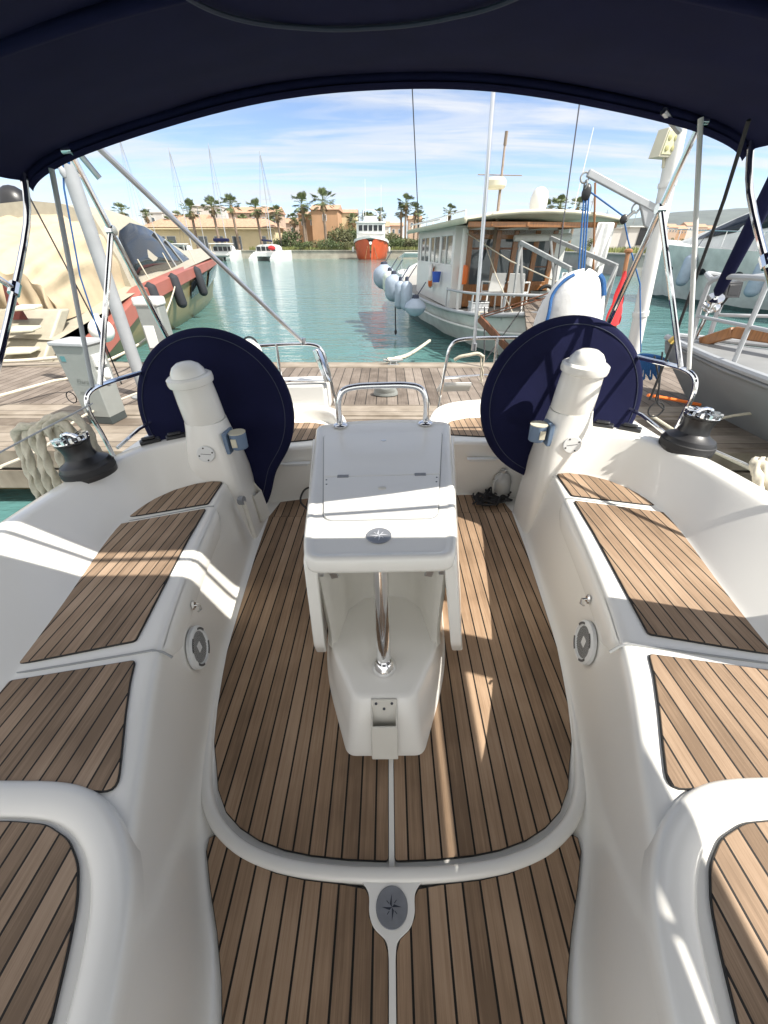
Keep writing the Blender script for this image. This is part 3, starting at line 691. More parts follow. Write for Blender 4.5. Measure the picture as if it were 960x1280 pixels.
for yy, dz, r in ((y_aft, -.012, .014),): hem.tube(smooth(along(full, yy, dz), 3), r, 10)
hrow = smooth(along(full, y_aft, 0), 3)
hem.grid([[p + Vector((0, -.004, -.005)), p + Vector((0, .014, -.018)), p + Vector((0, .016, -.030)), p + Vector((0, .002, -.046)), p + Vector((0, -.012, -.03))] for p in hrow[2:-2]])
hem.build('canopy_hem', M['navy'], cano, angle=180)
b = MB(); b.tube(smooth(along(full, lambda x: 1.46 - .02*(x/1.5)**2, -.012), 3), .016, 10); b.tube(smooth(along(full, y_front, -.006), 3), .013, 8); b.build('bow_sleeve', M['navy'], cano, angle=180)
pz = lambda x: next(lerp(PROF[i][1], PROF[i+1][1], (abs(x) - PROF[i][0])/(PROF[i+1][0] - PROF[i][0])) for i in range(len(PROF)-1) if abs(x) <= PROF[i+1][0])
b = MB(); b.tube([Vector((p.x, p.y, pz(p.x) - .026)) for p in arc((-.01, 1.36, 0), .44, 0, 180, 40, ry=.345)], .0055, 6); b.build('window_piping', M['navy_dark'], cano)
# closing corner gussets at the aft edge
# tubes of the bimini frame
for s in (-1, 1):
    b = MB(); b.tube(smooth([(1.485*s, 2.11, 1.795), (1.50*s, 2.02, 1.62), (1.505*s, 1.70, 1.30), (1.51*s, 1.30, .92), (1.52*s, 1.10, .62)], 4), .0125, 10)
    b.lathe([(.02, -.025), (.02, .025)], (1.503*s, 1.80, 1.40), 10, (0, .6, .6))
    b.tube([(1.503*s, 1.80, 1.40), (1.498*s, 1.40, 1.72)], .0115, 10); b.build('bimini_bow', M['chrome'], bim)
b = MB(); b.slab([(1.502, .80, 1.745), (1.502, 1.45, 1.745), (1.503, 1.38, 1.60), (1.503, .80, 1.60)], (.004, 0, 0)); b.build('sun_block_valance', M['navy'], bim)  # unseen strip, added to narrow the sun streak on the sole
for s in (-1, 1):
    b = MB(); b.tube([(1.28*s, 2.14, 1.88), (1.262*s, 2.40, 1.10), (1.25*s, 2.46, .955)], .0135, 10); b.lathe([(.022, -.02), (.022, .02)], (1.28*s, 2.14, 1.865), 12, (1, 0, 0)); b.build('bimini_strut', M['chrome'], bim)
    j = Vector((1.28*s, 2.14, 1.88)).lerp(Vector((1.262*s, 2.40, 1.10)), .36)
    b = MB(); b.tube([j, Vector((1.475*s, 2.0, .955))], .0125, 10); b.lathe([(.02, -.018), (.02, .018)], j, 10, (1, 0, 0)); b.build('bimini_strut', M['chrome'], bim)
b = MB(); b.tube([(-1.195, 2.16, 1.905), (-.60, 2.985, .945)], .0135, 10); b.lathe([(.021, -.02), (.021, .02)], (-.60, 2.985, .955), 10); b.build('bimini_strut', M['alu'], bim)
b = MB(); b.tube([(-1.25, 2.15, 1.86), (-1.22, 2.19, 1.78)], .013, 8); b.build('strut_joint', M['alu'], bim)
b = MB(); b.tube([atb(828, 143, y=2.12), atb(848, 168, y=2.2)], .012, 8); b.build('strut_joint', M['alu'], bim)
b = MB(); b.tube([(-1.49, 1.96, .955), atb(66, 215, y=2.05)], .0105, 10); b.build('bimini_pole', M['alupaint'], bim)
b = MB(); b.tube([(1.49, 1.96, .955), atb(874.5, 152, y=2.10)], .0095, 12); b.build('bimini_pole', M['white'], bim)
# forward spray canopy that shades the companionway
spray = thing('spray_canopy', 'navy canvas spray canopy forward of the bimini, over the companionway', 'canopy')
rows = []
for k in range(7):
    t = k/6
    rows.append([Vector((x*1.0, lerp(.575 + .05*(abs(x)/1.5)**2, -1.0, t), z - .02*math.sin(math.pi*t) + .01)) for x, z in full])
b = MB(); b.slab([(1.503, .40, 1.74), (1.503, .60, 1.74), (1.505, .74, .70), (1.505, .52, .70)], (.004, 0, 0)); b.build('side_curtain', M['navy'], spray)
b = MB(); b.slab([(1.507, -1.0, 1.76), (1.507, .55, 1.76), (1.507, .55, 1.58), (1.507, -1.0, 1.58)], (.004, 0, 0)); b.build('sun_block_valance', M['navy'], spray)  # added out of view; keeps sun streaks off the sole and step seats
b = MB(); b.slab([(1.507, -1.0, 1.74), (1.507, -.40, 1.74), (1.507, -.40, .62), (1.507, -1.0, .62)], (.004, 0, 0)); b.build('side_curtain', M['navy'], spray)
MB().grid(rows).build('canopy_canvas', M['navy'], spray, solid=.003, sub=1, angle=180)
b = MB(); 
for k in (-.3, -1.0): b.tube(smooth(along(full, lambda x: k, -.02), 3), .0125, 8)
b.tube(smooth(along(full, lambda x: .66 + .20*(x/1.5)**2, .0), 3), .0125, 8)
for s in (-1, 1): b.tube([(1.505*s, -1.0, 1.7), (1.55*s, -.9, .60)], .0125, 8)
b.build('canopy_frame', M['chrome'], spray)
# ================================================================== ROPES AND SMALL GEAR ON BOARD
def rope_mesh(pts, r, twist=11.0, n=12, strands=3, sm=6):
    pts = smooth(pts, sm); b = MB(); rows = []; ref = None; L_ = 0
    for i, p in enumerate(pts):
        d = (pts[min(i+1, len(pts)-1)] - pts[max(i-1, 0)]).normalized()
        if ref is None: ref = Vector((0, 0, 1)) if abs(d.z) < .9 else Vector((1, 0, 0))
        a = d.cross(ref).normalized(); c = a.cross(d); ref = c
        if i: L_ += (p - pts[i-1]).length
        row = []
        for j in range(n):
            t = 2*math.pi*j/n; rr = r*(1 + .26*math.cos(strands*t + L_/r*1.1))
            row.append(p + (a*math.cos(t) + c*math.sin(t))*rr)
        rows.append(row + [row[0]])
    return b.grid(rows)
coil = None
b = MB()
cx, cy = -1.70, 1.80
def loop(dx, top, w, bot, lean):
    return [Vector((cx + dx + lean*k, cy + yy, zz)) for k, yy, zz in ((0, -.02, bot), (.02, -.01, bot + .16), (.03, 0, top - .14), (.05, .02, top - .02), (.05 + w*.5, .03, top + .02), (.05 + w, .03, top - .03), (.07 + w, .01, top - .16), (.10 + w, 0, bot + .12), (.12 + w, -.02, bot))]
for dx, tp, w, bt, ln in ((-.14, .80, .16, .40, 1.1), (-.09, .83, .15, .38, 1.0), (-.03, .84, .17, .40, 1.0), (.0, .81, .08, .52, .8), (-.20, .78, .14, .38, 1.1), (-.24, .80, .20, .36, 1.0)):
    q = rope_mesh([Vector((p.x, p.y + random.uniform(-.02, .02), p.z)) for p in loop(dx, tp, w, bt, ln)], .0185, sm=14); b.add(q.v, q.f)
coil = b.build('rope_hank', M['rope'], None, angle=80); setp(coil, 'thick cream rope coil hung over the port lifeline beside the black winch', 'rope')
b = MB()
for k, dx in enumerate((0, .05, .10)):
    q = rope_mesh([Vector((1.56 + dx, 1.30 - .03*k, .44)), Vector((1.60 + dx*.8, 1.42, .585)), Vector((1.66 + dx*.6, 1.56, .645)), Vector((1.74 + dx*.5, 1.62, .60)), Vector((1.80 + dx*.5, 1.56, .40)), Vector((1.82 + dx*.5, 1.50, .2))], .018, sm=14); b.add(q.v, q.f)
o = b.build('rope_bundle', M['rope'], None, angle=80); setp(o, 'cream rope bundle lying at the right picture edge outside the starboard coaming', 'rope')
# lifelines
for p_ in (((-1.73, .2, .86), (-1.73, 1.5, .80), (-1.48, 1.90, .90)), ((1.76, .2, .80), (1.76, 1.3, .62), (1.50, 1.90, .66))): MB().tube(p_, .004, 6).build('lifeline', M['alupaint'], yacht)
# black hose loop on the sole, black rope pile, plastic jug
o = MB(); o.tube(smooth([(-.56, 2.20, .02), (-.62, 2.25, .06), (-.60, 2.34, .10), (-.52, 2.36, .11), (-.44, 2.33, .07), (-.42, 2.25, .02), (-.40, 2.18, .03)], 6), .007, 8); o = o.build('black_hose', M['blackline'], None); setp(o, 'thin black hose looping over the teak left of the cockpit table', 'hose')
b = MB()
for k in range(34):
    a = random.uniform(0, 6.28); r0 = random.uniform(.02, .10); p0 = Vector((.735 + r0*math.cos(a), 2.30 + r0*.7*math.sin(a), random.uniform(.0, .075*(1 - r0/.13))))
    pts = [p0 + Vector((random.uniform(-.07, .07), random.uniform(-.05, .05), random.uniform(-.01, .04))) for _ in range(5)]
    pts = [Vector((p.x, p.y, max(.004, p.z))) for p in pts]; b.tube(smooth(pts, 4), .0065, 6)
o = b.build('rope_pile', M['blackline'], None); setp(o, 'tangled black rope pile on the teak beside the starboard pod', 'rope')
b = MB(); b.lathe([(0, 0), (.055, 0), (.062, .01), (.062, .15), (.05, .19), (.02, .215), (.02, .24), (0, .24)], (.79, 2.33, -.01), 20); b.tube(smooth([(.74, 2.30, .17), (.72, 2.29, .15), (.725, 2.29, .08), (.74, 2.30, .06)], 4), .008, 8)
o = b.build('plastic_jug', M['clearplastic'], None); setp(o, 'translucent plastic jug tucked behind the starboard helm pod', 'jug')
# horseshoe buoy on port rail, wrapped outboard, flag, antenna pole
b = MB(); b.tube(smooth([at(303, 448, y=2.75), at(303, 436, y=2.75), at(311, 430, y=2.75), at(319, 434, y=2.75), at(324, 446, y=2.75)], 5), .032, 10); o = b.build('horseshoe_buoy', M['white'], None, angle=80); setp(o, 'white horseshoe lifebuoy edged in black behind the port wheel cover', 'lifebuoy')
b = MB(); b.tube([p + Vector((0, .0, .034)) for p in smooth([at(303, 447, y=2.75), at(304, 434, y=2.75), at(312, 428, y=2.75), at(321, 433, y=2.75), at(325, 447, y=2.75)], 5)], .006, 6); b.build('buoy_edging', M['blackline'], o)
rows = []; oc = at(715, 385, y=3.15)
for k, (t, rx, ry, dx) in enumerate(((0, .02, .02, .04), (.03, .09, .08, .03), (.10, .15, .11, .015), (.25, .20, .14, .0), (.45, .235, .16, -.01), (.7, .25, .17, -.015), (.9, .245, .17, -.01), (1.0, .22, .15, 0))):
    row = []
    for j in range(28):
        a = 2*math.pi*j/28; w = 1 + .10*noise.noise(Vector((math.cos(a)*1.6, math.sin(a)*1.6, t*2.2 + 3))) + .05*noise.noise(Vector((math.cos(a)*4, math.sin(a)*4, t*3)))
        row.append(Vector((oc.x + dx + rx*w*math.cos(a), 3.15 + ry*w*math.sin(a), oc.z + .235 - .56*t + .01*math.sin(a*3))))
    rows.append(row + [row[0]])
o = MB().grid(rows).build('outboard_motor', M['white_cloth'], None, weld=True, sub=1, angle=180); setp(o, 'outboard motor wrapped in a white cloth cover with blue trim, on the stern rail', 'outboard motor')
b = MB()
def onr(k0, j): return rows[k0][j % 28]
cen = Vector((oc.x, 3.15, 0))
pts = [onr(k, 16 + (1 if k > 3 else 0)) for k in range(1, 7)]; pts = [p + (p - Vector((oc.x, 3.15, p.z))).normalized()*.012 for p in pts]; b.tube(smooth(pts, 5), .011, 6)
pts = [onr(k, 25) for k in range(1, 4)]; pts = [p + (p - Vector((oc.x, 3.15, p.z))).normalized()*.012 for p in pts]; b.tube(smooth(pts, 5), .016, 6)
b.build('cover_trim', M['rope_blue'], o)
b = MB(); b.tube([(oc.x, 3.15, oc.z - .30), (oc.x, 3.12, .80)], .05, 10); b.build('motor_leg', M['black'], o)
fl = thing('ensign', 'red flag furled round a varnished wooden staff behind the starboard wheel', 'flag')
a0, a1 = at(768, 410, y=3.15), at(785, 316, y=3.25)
b = MB(); b.tube([a0, a1], .014, 10); b.ball(a1 + Vector((0, 0, .01)), .024, 10, (1.3, 1, .7)); b.build('flag_staff', M['wood_orange'], fl)
rows = []
for k in range(9):
    t = k/8; p = a0.lerp(a1, .05 + .72*t) + Vector((-.03*(1 - t) - .004, -.016, 0)); w = .052*(1 - t)**.7 + .006
    rows.append([p + Vector((w*(1 + .25*math.sin(k*2 + j))*math.cos(j*math.pi/5), .018*math.sin(j*math.pi/5), .008*math.sin(j*2.2 + k))) for j in range(11)])
MB().grid(rows).build('flag_cloth', M['red'], fl, sub=1, angle=180)
o = MB(); o.tube([at(592, 438, y=2.99), at(617, 112, y=2.99)], .0125, 10); o.lathe([(.02, 0), (.02, .05)], at(592, 438, y=2.99), 10); o.tube([at(617, 112, y=2.99), at(617, 112, y=2.99) + Vector((0, 0, .5))], .0115, 8)
o = o.build('antenna_pole', M['alu'], None); setp(o, 'slim grey aluminium pole rising from the stern rail in front of the trawler', 'pole')
b = MB(); b.tube(smooth([at(568, 450, y=2.97), at(575, 446, y=2.96), at(585, 444, y=2.96), at(597, 442, y=2.97), at(604, 446, y=2.96)], 4), .012, 8)
for dx in (0, 3): b.tube(smooth([at(602 + dx, 444, y=2.965), at(601 + dx, 455, y=2.96), at(604 - dx, 466, y=2.965), at(600 + dx, 478, y=2.97)], 4), .006, 6)
o = b.build('rope_lashing', M['rope'], None); setp(o, 'cream rope lashing knotted round the stern rail by the grey pole', 'rope')
o = MB(); o.beam(at(395, 436, y=3.05), at(411, 478, y=3.0), .05, .05); o = o.build('folded_ladder', M['chrome'], None, bev=.01); setp(o, 'polished folded boarding ladder standing on the port stern rail', 'ladder')
# main sheet style black line with brass block, port lines
sheet = MB(); sheet.tube([at(936, 150, y=1.95), at(905, 250, y=2.1), at(842, 425, y=2.35), at(812, 500, y=2.4)], .007, 8); sheet = sheet.build('black_line', M['blackline'], None); setp(sheet, 'taut black line running down past a brass block on the starboard quarter', 'line')
b = MB(); b.lathe([(0, -.02), (.018, -.02), (.018, .02), (0, .02)], at(842.5, 424, y=2.35), 12, (.3, -.6, 1)); b.build('brass_block', mat('brass', (.62, .44, .13), .35, metal=.8), sheet)
b = MB(); b.tube([at(24, 222, y=2.6), at(60, 290, y=2.6), at(122, 408, y=2.5), at(152, 480, y=2.4)], .004, 6); o = b.build('black_line', M['blackline'], None); setp(o, 'thin black line crossing the tan canvas from the bimini corner down to the port rail', 'line')
b = MB(); b.tube([at(78, 195, y=2.5), at(80, 235, y=2.5), at(100, 345, y=2.5), at(128, 430, y=2.5)], .004, 6); b.tube(smooth([at(70, 210, y=2.5), at(76, 196, y=2.5), at(84, 194, y=2.5), at(86, 205, y=2.5)], 4), .006, 6)
b2 = b.build('blue_line', M['rope_blue'], None); setp(b2, 'blue control line dropping from a block at the port bimini corner', 'line')
b = MB(); b.ball(at(78, 214, y=2.5), .022, 10, (.7, .7, 1.3)); b.build('line_block', M['alupaint'], b2)
# ================================================================== SETTING
WZ = -.75
b = MB(); b.box((-4000, -600, WZ - 2), (4000, 119.5, WZ)); o = b.build('water', M['water'], None, flat=True); setp(o, kind='structure')
# far land
LANDZ = .95
b = MB(); b.prism([(-900, 119), (28.5, 119), (28.5, 78), (23.5, 44), (60, 40), (900, 40), (900, 900), (2500, 3400), (-2500, 3400), (-900, 900)], WZ - 1.5, LANDZ - .02); o = b.build('ground', M['earth'], None, flat=True); setp(o, kind='structure')
b = MB(); b.box((-320, 118.6, WZ - 1), (29, 119.8, LANDZ)); b.box((-320, 118.4, LANDZ), (29, 120.2, LANDZ + .14))
q = thing('quay_wall', 'long weathered stone quay wall across the far side of the marina basin', 'quay wall', (0, 119, LANDZ)); b.build('quay_face', M['stone'], q)
b = MB(); P1, P2, P3 = Vector((29.2, 119, 0)), Vector((28.5, 78, 0)), Vector((23.2, 43.6, 0))
for a, c in ((P1, P2), (P2, P3), (P3, Vector((62, 39.4, 0)))):
    b.beam(a + Vector((0, 0, (WZ + LANDZ)/2 - .4)), c + Vector((0, 0, (WZ + LANDZ)/2 - .4)), 1.0, LANDZ - WZ + .8); b.beam(a + Vector((0, 0, LANDZ + .06)), c + Vector((0, 0, LANDZ + .06)), 1.5, .13)
q = thing('quay_wall', 'nearer concrete quay wall behind the trawler, on the right of the basin', 'quay wall', (25, 60, LANDZ)); b.build('quay_face', M['conc'], q)
# hills
rows = []
hx = [(-500, 20), (300, 35), (700, 60), (1000, 95), (1300, 120), (1700, 175), (2050, 215), (2400, 235), (2800, 225), (3300, 205), (4000, 150), (5200, 60)]
rows = []
prev = None
xs = [lerp(-600, 5200, i/70) for i in range(71)]
def hh(x):
    for (x0, h0), (x1, h1) in zip(hx, hx[1:]):
        if x0 <= x <= x1: return lerp(h0, h1, (x - x0)/(x1 - x0))
    return hx[0][1] if x < hx[0][0] else hx[-1][1]
for k in range(9):
    t = k/8; rows.append([Vector((x, 2700 + 900*t, hh(x)*math.sin(t*math.pi*.5)**.8*(1 + .10*noise.noise(Vector((x*.003, t*2, 0)))) + 14*noise.noise(Vector((x*.006, t*3, 4)))*t - (6 if k == 0 else 0))) for x in xs])
o = MB().grid(rows).build('hills', M['hill'], None, angle=180); setp(o, kind='structure')
# pontoon dock
dock = thing('pontoon_dock', 'weathered grey timber dock running across behind the yacht stern', 'dock', (0, 5, -.1))
DZ = -.10
b = MB(); b.box((-14, 4.66, DZ - .06), (14, 6.45, DZ)); b.build('deck_boards', M['dockwood'], dock, bev=.004)
b = MB()
b.box((-14, 3.45, DZ - .06), (14, 4.28, DZ - .002)); b.build('walkway_boards', M['dockbeam'], dock, bev=.004)
b = MB(); b.box((-14, 4.29, DZ - .16), (14, 4.65, DZ + .012)); b.box((-14, 6.46, DZ - .16), (14, 6.78, DZ + .012)); b.box((-14, 3.36, DZ - .20), (14, 3.45, DZ - .006)); b.box((-14, 3.37, DZ - .44), (14, 3.46, DZ - .23)); b.build('edge_beams', M['dockbeam'], dock, bev=.008)
b = MB()
for x in range(-13, 14, 3): b.box((x - .8, 3.7, WZ - .4), (x + .8, 6.5, DZ - .17))
b.build('floats', mat('mossy_float', (.16, .13, .06), .9, var=.5, vscale=3), dock)
def cleat(x, y, label):
    t = thing('dock_cleat', label, 'cleat', (x, y, DZ)); b = MB()
    b.tube(smooth([(x - .16, y, DZ + .085), (x - .08, y, DZ + .075), (x, y, DZ + .07), (x + .08, y, DZ + .075), (x + .16, y, DZ + .085)], 3), .018, 8)
    for dx in (-.05, .05): b.tube([(x + dx, y, DZ + .005), (x + dx, y, DZ + .07)], .018, 8)
    b.box((x - .09, y - .04, DZ + .002), (x + .09, y + .04, DZ + .016)); b.build('cleat_horn', M['docksteel'], t)
c = at(500, 452, z=DZ); cleat(c.x - .12, 6.62, 'mooring cleat on the dock edge holding the thick rope of the trawler')
c = at(482, 494, z=DZ)
dl = thing('dock_light', 'small oval dock light seen through the chrome grab rail of the table', 'light', (c.x, c.y, DZ)); b = MB(); b.lathe([(.16, 0), (.16, .03), (.13, .10), (.05, .13), (0, .13)], (c.x, c.y, DZ + .012), 20, sy=.6); b.build('light_housing', M['ped_grey'], dl); b = MB(); b.lathe([(.135, .0), (.132, .05), (.10, .09), (0, .1)], (c.x, c.y - .02, DZ + .05), 18, (0, -.5, 1), sy=.5); b.build('light_lens', M['ped_grey'], dl)
# service pedestals
pedt = thing('service_pedestal', 'grey service pedestal with sockets and faint lettering on the dock at left', 'pedestal', (-3.16, 4.14, DZ), R(-8), local=True); pedt.scale = (.80, .80, .84)
b = MB(); out = [(-.20, -.16, 0), (.20, -.16, 0), (.20, .16, 0), (-.20, .16, 0)]
b.grid([[Vector(p) for p in rg] + [Vector(rg[0])] for rg in ([(-.185,-.15,.10),(.185,-.15,.10),(.185,.15,.10),(-.185,.15,.10)], [(-.22,-.155,.96),(.22,-.155,.96),(.22,.17,.96),(-.22,.17,.96)])]); b.cap([Vector(p) for p in ((-.22,-.155,.96),(.22,-.155,.96),(.22,.17,.96),(-.22,.17,.96))]); b.build('pedestal_body', M['ped_grey'], pedt, weld=True, bev=.01)
b = MB(); b.box((-.24, -.18, .955), (.24, .19, 1.0)); b.build('pedestal_cap', M['alupaint'], pedt, bev=.012)
b = MB(); b.box((-.18, -.146, 0), (.18, .146, .11)); b.build('pedestal_foot', M['ped_dark'], pedt, bev=.006)
for z in (.78, .60):
    b = MB(); b.box((.20, -.09, z - .07), (.245, .09, z + .07)); b.lathe([(.05, 0), (.05, .03), (.03, .05), (.0, .05)], (.245, 0, z), 14, (1, 0, 0)); b.build('socket', M['white'], pedt, bev=.008)
for z, x in ((.62, -.225), (.38, -.20)):
    b = MB(); b.lathe([(.03, -.05), (.034, .05), (.02, .10)], (x - .035, -.03, z), 10, (.3, 0, 1)); b.build('plug', M['blue'], pedt)
b = MB(); b.tube(smooth([(-.25, -.03, .60), (-.27, -.05, .50), (-.25, -.03, .42)], 5), .009, 6); b.tube(arc((-.33, -.10, .32), .07, 0, 360, 20, 'xz'), .007, 6); b.build('plug_cable', M['blackline'], pedt)
b = MB(); b.box((-.165, -.1585, .78), (-.10, -.155, .84)); b.build('sticker', mat('teal_sticker', (.08, .22, .24), .5), pedt)
def text(s, size, loc, rot, m, parent, name='lettering', ext=.0006, ax='CENTER', shear=0):
    cu = bpy.data.curves.new(name, 'FONT'); cu.body = s; cu.size = size; cu.extrude = ext; cu.align_x = ax; cu.shear = shear
    o = bpy.data.objects.new(name, cu); COL.objects.link(o)
    dg = bpy.context.evaluated_depsgraph_get(); me = bpy.data.meshes.new_from_object(o.evaluated_get(dg)); bpy.data.objects.remove(o); me.name = name
    me.materials.clear(); me.materials.append(m); o = bpy.data.objects.new(name, me); COL.objects.link(o); o.parent = parent; o.location = loc; o.rotation_euler = rot
    return o
M['ink'] = mat('faded_ink', (.16, .175, .17), .6)
text('Darse', .085, (.02, -.158, .52), (R(90), 0, 0), M['ink'], pedt, shear=.3); text('marina', .05, (-.03, -.158, .40), (R(90), 0, 0), M['ink'], pedt, shear=.2)
p2 = at(187, 442, z=DZ)
t = thing('service_pedestal', 'pale grey service pedestal at the far dock edge, beside the tan motor yacht', 'pedestal', (-3.62, 6.55, DZ), 0, local=True)
b = MB(); b.box((-.17, -.12, .02), (.17, .12, .95)); b.build('pedestal_body', M['ped_grey'], t, bev=.02); b = MB(); b.box((-.19, -.14, .88), (.19, .14, 1.0)); b.build('pedestal_cap', M['white'], t, bev=.03, seg=3)
b = MB(); b.box((-.14, -.13, .3), (.02, -.118, .62)); b.build('socket', M['white'], t, bev=.004)
# dock lamp post / davit posts
a0, a1 = at(168, 452, y=5.0), at(82, 200, y=5.0); d = (a1 - a0)
t = thing('tubular_post', 'thick pale tubular post standing on the dock behind the port wheel cover', 'post', (a0.x, 5.0, DZ)); b = MB(); b.tube([Vector((a0.x - .0, 5.0, DZ)), a1, a1 + d*.35], .070, 20); b.build('post_tube', M['mast_grey'], t)
b = MB(); b.lathe([(.17, 0), (.17, .02), (.10, .05)], (a0.x, 5.0, DZ), 20); b.build('post_foot', M['docksteel'], t)
a0, a1 = at(793, 430, y=6.2), at(851, 148, y=6.2); d = (a1 - a0).normalized(); t0 = a0 + d*((DZ - a0.z)/d.z)
t = thing('davit_post', 'thick white davit post with a floodlight and an arm, on the dock to the right', 'davit', tuple(t0))
b = MB(); b.tube([t0, a0, a0.lerp(a1, .5), a1, a1 + d*1.0], [.092, .092, .088, .085, .085], 22); b.tube([t0 + d*.8, t0 + d*.86], .105, 22); b.tube([a0.lerp(a1, .75), a0.lerp(a1, .77)], .10, 22); b.build('post_tube', M['white'], t)
j0, j1 = at(735, 216, y=6.2), at(832, 268, y=6.2); b = MB(); b.beam(j0, j1, .06, .075); b.slab([at(800, 252, y=6.18), at(828, 268, y=6.18), at(818, 290, y=6.18), at(806, 282, y=6.18)], (0, .05, 0)); b.build('davit_arm', M['alupaint'], t, bev=.01)
for px_, py_, r_, pl_ in ((731, 222, .05, 'xz'), (732, 231, .042, 'yz'), (795, 260, .048, 'xz')): MB().tube(arc(at(px_, py_, y=6.2), r_, 0, 360, 20, pl_), .011, 8).build('shackle', M['docksteel'], t)
MB().beam(at(793, 264, y=6.2), at(781, 275, y=6.2), .05, .03).build('block_strap', M['docksteel'], t)
MB().ball(at(733, 241, y=6.2), .085, 12, (.7, .5, 1.1)).build('pulley_block', M['black'], t); MB().ball(at(780, 274, y=6.2), .06, 12, (.9, .5, .9)).build('pulley_block', M['black'], t)
b = MB()
for x0, x1 in ((730, 723), (733, 727), (736, 730)): b.tube([at(x0, 245, y=6.2), at(x1, 338, y=6.0)], .010, 6)
b.tube([at(738, 240, y=6.2), at(779, 270, y=6.2), at(785, 300, y=6.2), at(800, 355, y=6.1), at(801, 440, y=6.0)], .009, 6); b.build('davit_tackle', M['rope_blue'], t)
fc = at(832, 180, y=6.2)
b = MB(); b.obox(fc, (.105, .035, 0), (-.022, .07, 0), (.012, 0, .125)); b.tube([fc + Vector((.03, 0, -.11)), fc + Vector((.05, .0, -.20)), fc + Vector((.17, .0, -.19))], .02, 8); fo = b.build('floodlight', M['cream'], t, bev=.02, seg=3)
b = MB(); b.obox(fc + Vector((.022, -.073, 0)), (.088, .0293, 0), (-.002, .006, 0), (.010, 0, .105)); b.build('lamp_glass', M['floodglass'], fo, bev=.006)
b = MB()
for dz in (-.05, .04):
    for dx in (-.042, .042): b.lathe([(.026, 0), (.026, .005), (.015, .009), (0, .009)], fc + Vector((.022 + dx, -.080 + dx*.33, dz)), 12, (.3, -1, 0))
b.build('lamp_reflector', mat('lamp_reflector', (.40, .38, .18), .3), fo)
# ropes on / near the dock
def line(pts, r, m, label, name='mooring_line', sm=6):
    o = MB().tube(smooth(pts, sm), r, 8).build(name, m, None); return setp(o, label, 'rope')
q = rope_mesh([Vector((-.02, 6.62, DZ + .08)), at(505, 446, y=6.9), at(520, 438, y=8.2), at(537, 426, y=9.6)], .032, sm=22); o = q.build('mooring_line', M['rope'], None, angle=80); setp(o, 'thick twisted mooring rope lying over the dock edge and running out to the trawler', 'rope')
line([at(0, 584, y=2.3), at(60, 556, y=2.9), Vector((-3.2, 3.9, .05)), at(200, 480, y=5.2)], .012, M['rope'], 'thin cream line running from the port quarter across the dock to the pedestal')
line([at(-20, 500, y=4.4), at(60, 478, y=5.0), at(110, 462, y=5.4), at(200, 405, y=8), at(222, 345, y=17)], .018, M['rope'], 'pale mooring line looping from the dock up to the bow of the tan motor yacht')
line([at(-10, 452, y=6.4), at(40, 450, y=6.5), at(120, 442, y=6.7)], .03, M['rope'], 'white hose lying along the far edge of the dock below the red striped hull')
# ================================================================== BOATS
def hull(b, st, close=True):
    """st: list of (y, [(halfwidth, z) from keel/waterline up to rail]); grid mirrored about x=0"""
    rows = []
    for y, sec in st:
        rows.append([Vector((-a, y + (dy[0] if dy else 0), z)) for a, z, *dy in sec[::-1]] + [Vector((a, y + (dy[0] if dy else 0), z)) for a, z, *dy in sec])
    b.grid(rows); return rows
def fender_mesh(b, c, r, l, n=14, ax=(0, 0, 1)):
    b.lathe([(.0, -l/2 - r*.55), (r*.45, -l/2 - r*.45), (r*.85, -l/2 - r*.12), (r, -l/2 + r*.25), (r, l/2 - r*.25), (r*.85, l/2 + r*.12), (r*.4, l/2 + r*.42), (r*.2, l/2 + r*.62), (0, l/2 + r*.66)], c, n, ax)
# ---- wooden trawler behind the dock (local frame: y toward its bow)
tr = thing('trawler', 'old white double-ended trawler with varnished wood doors and cream roof, moored behind the dock', 'trawler', (3.58, 8.9, WZ + .1), R(7), local=True)
b = MB()
st = []
for y, hw, hd, rise in ((0, .02, .04, .25), (.25, .22, .62, .2), (.8, .42, 1.02, .12), (1.6, .78, 1.36, .05), (3, 1.22, 1.66, 0), (5, 1.55, 1.84, 0), (8, 1.66, 1.9, .05), (10.5, 1.35, 1.72, .2), (12.5, .75, 1.25, .42), (13.8, .2, .66, .62), (14.5, .02, .05, .78)):
    H_ = .80 + rise
    st.append((y, [(hw*.8, -.4), (hw, -.02), (lerp(hw, hd, .45), H_*.30), (lerp(hw, hd, .8), H_*.62), (hd, H_)]))
rw = hull(b, st); b.build('hull', M['whiteb'], tr, sub=1, angle=180)
b = MB(); rows = []
for y, sec in st: rows.append([Vector((-sec[-1][0], y, sec[-1][1] - .06)), Vector((0, y, sec[-1][1] - .02)), Vector((sec[-1][0], y, sec[-1][1] - .06))])
b.grid(rows); b.build('deck', M['conc'], tr, angle=180)
for zf, m, r, nm in ((1.0, M['alupaint'], .045, 'rub_rail'), (.60, M['white'], .03, 'hull_moulding')):
    b = MB()
    for s in (-1, 1):
        pts = [Vector((s*(lerp(sec[3][0], sec[4][0], (zf - .62)/.38) + .02 if zf > .62 else sec[3][0] + .012), y, sec[4][1]*zf)) for y, sec in st]
        b.tube(smooth(pts, 4), r, 8)
    b.build(nm, m, tr)
b = MB(); rows = []
for y, sec in st: rows.append([Vector((-sec[1][0] - .012, y, .10)), Vector((-sec[1][0] - .006, y, -.1))])
rows2 = [[Vector((-p.x, p.y, p.z)) for p in r] for r in rows]; b.grid(rows); b.grid(rows2); b.build('boot_stripe', M['antifoul'], tr, angle=180)
dk = .82
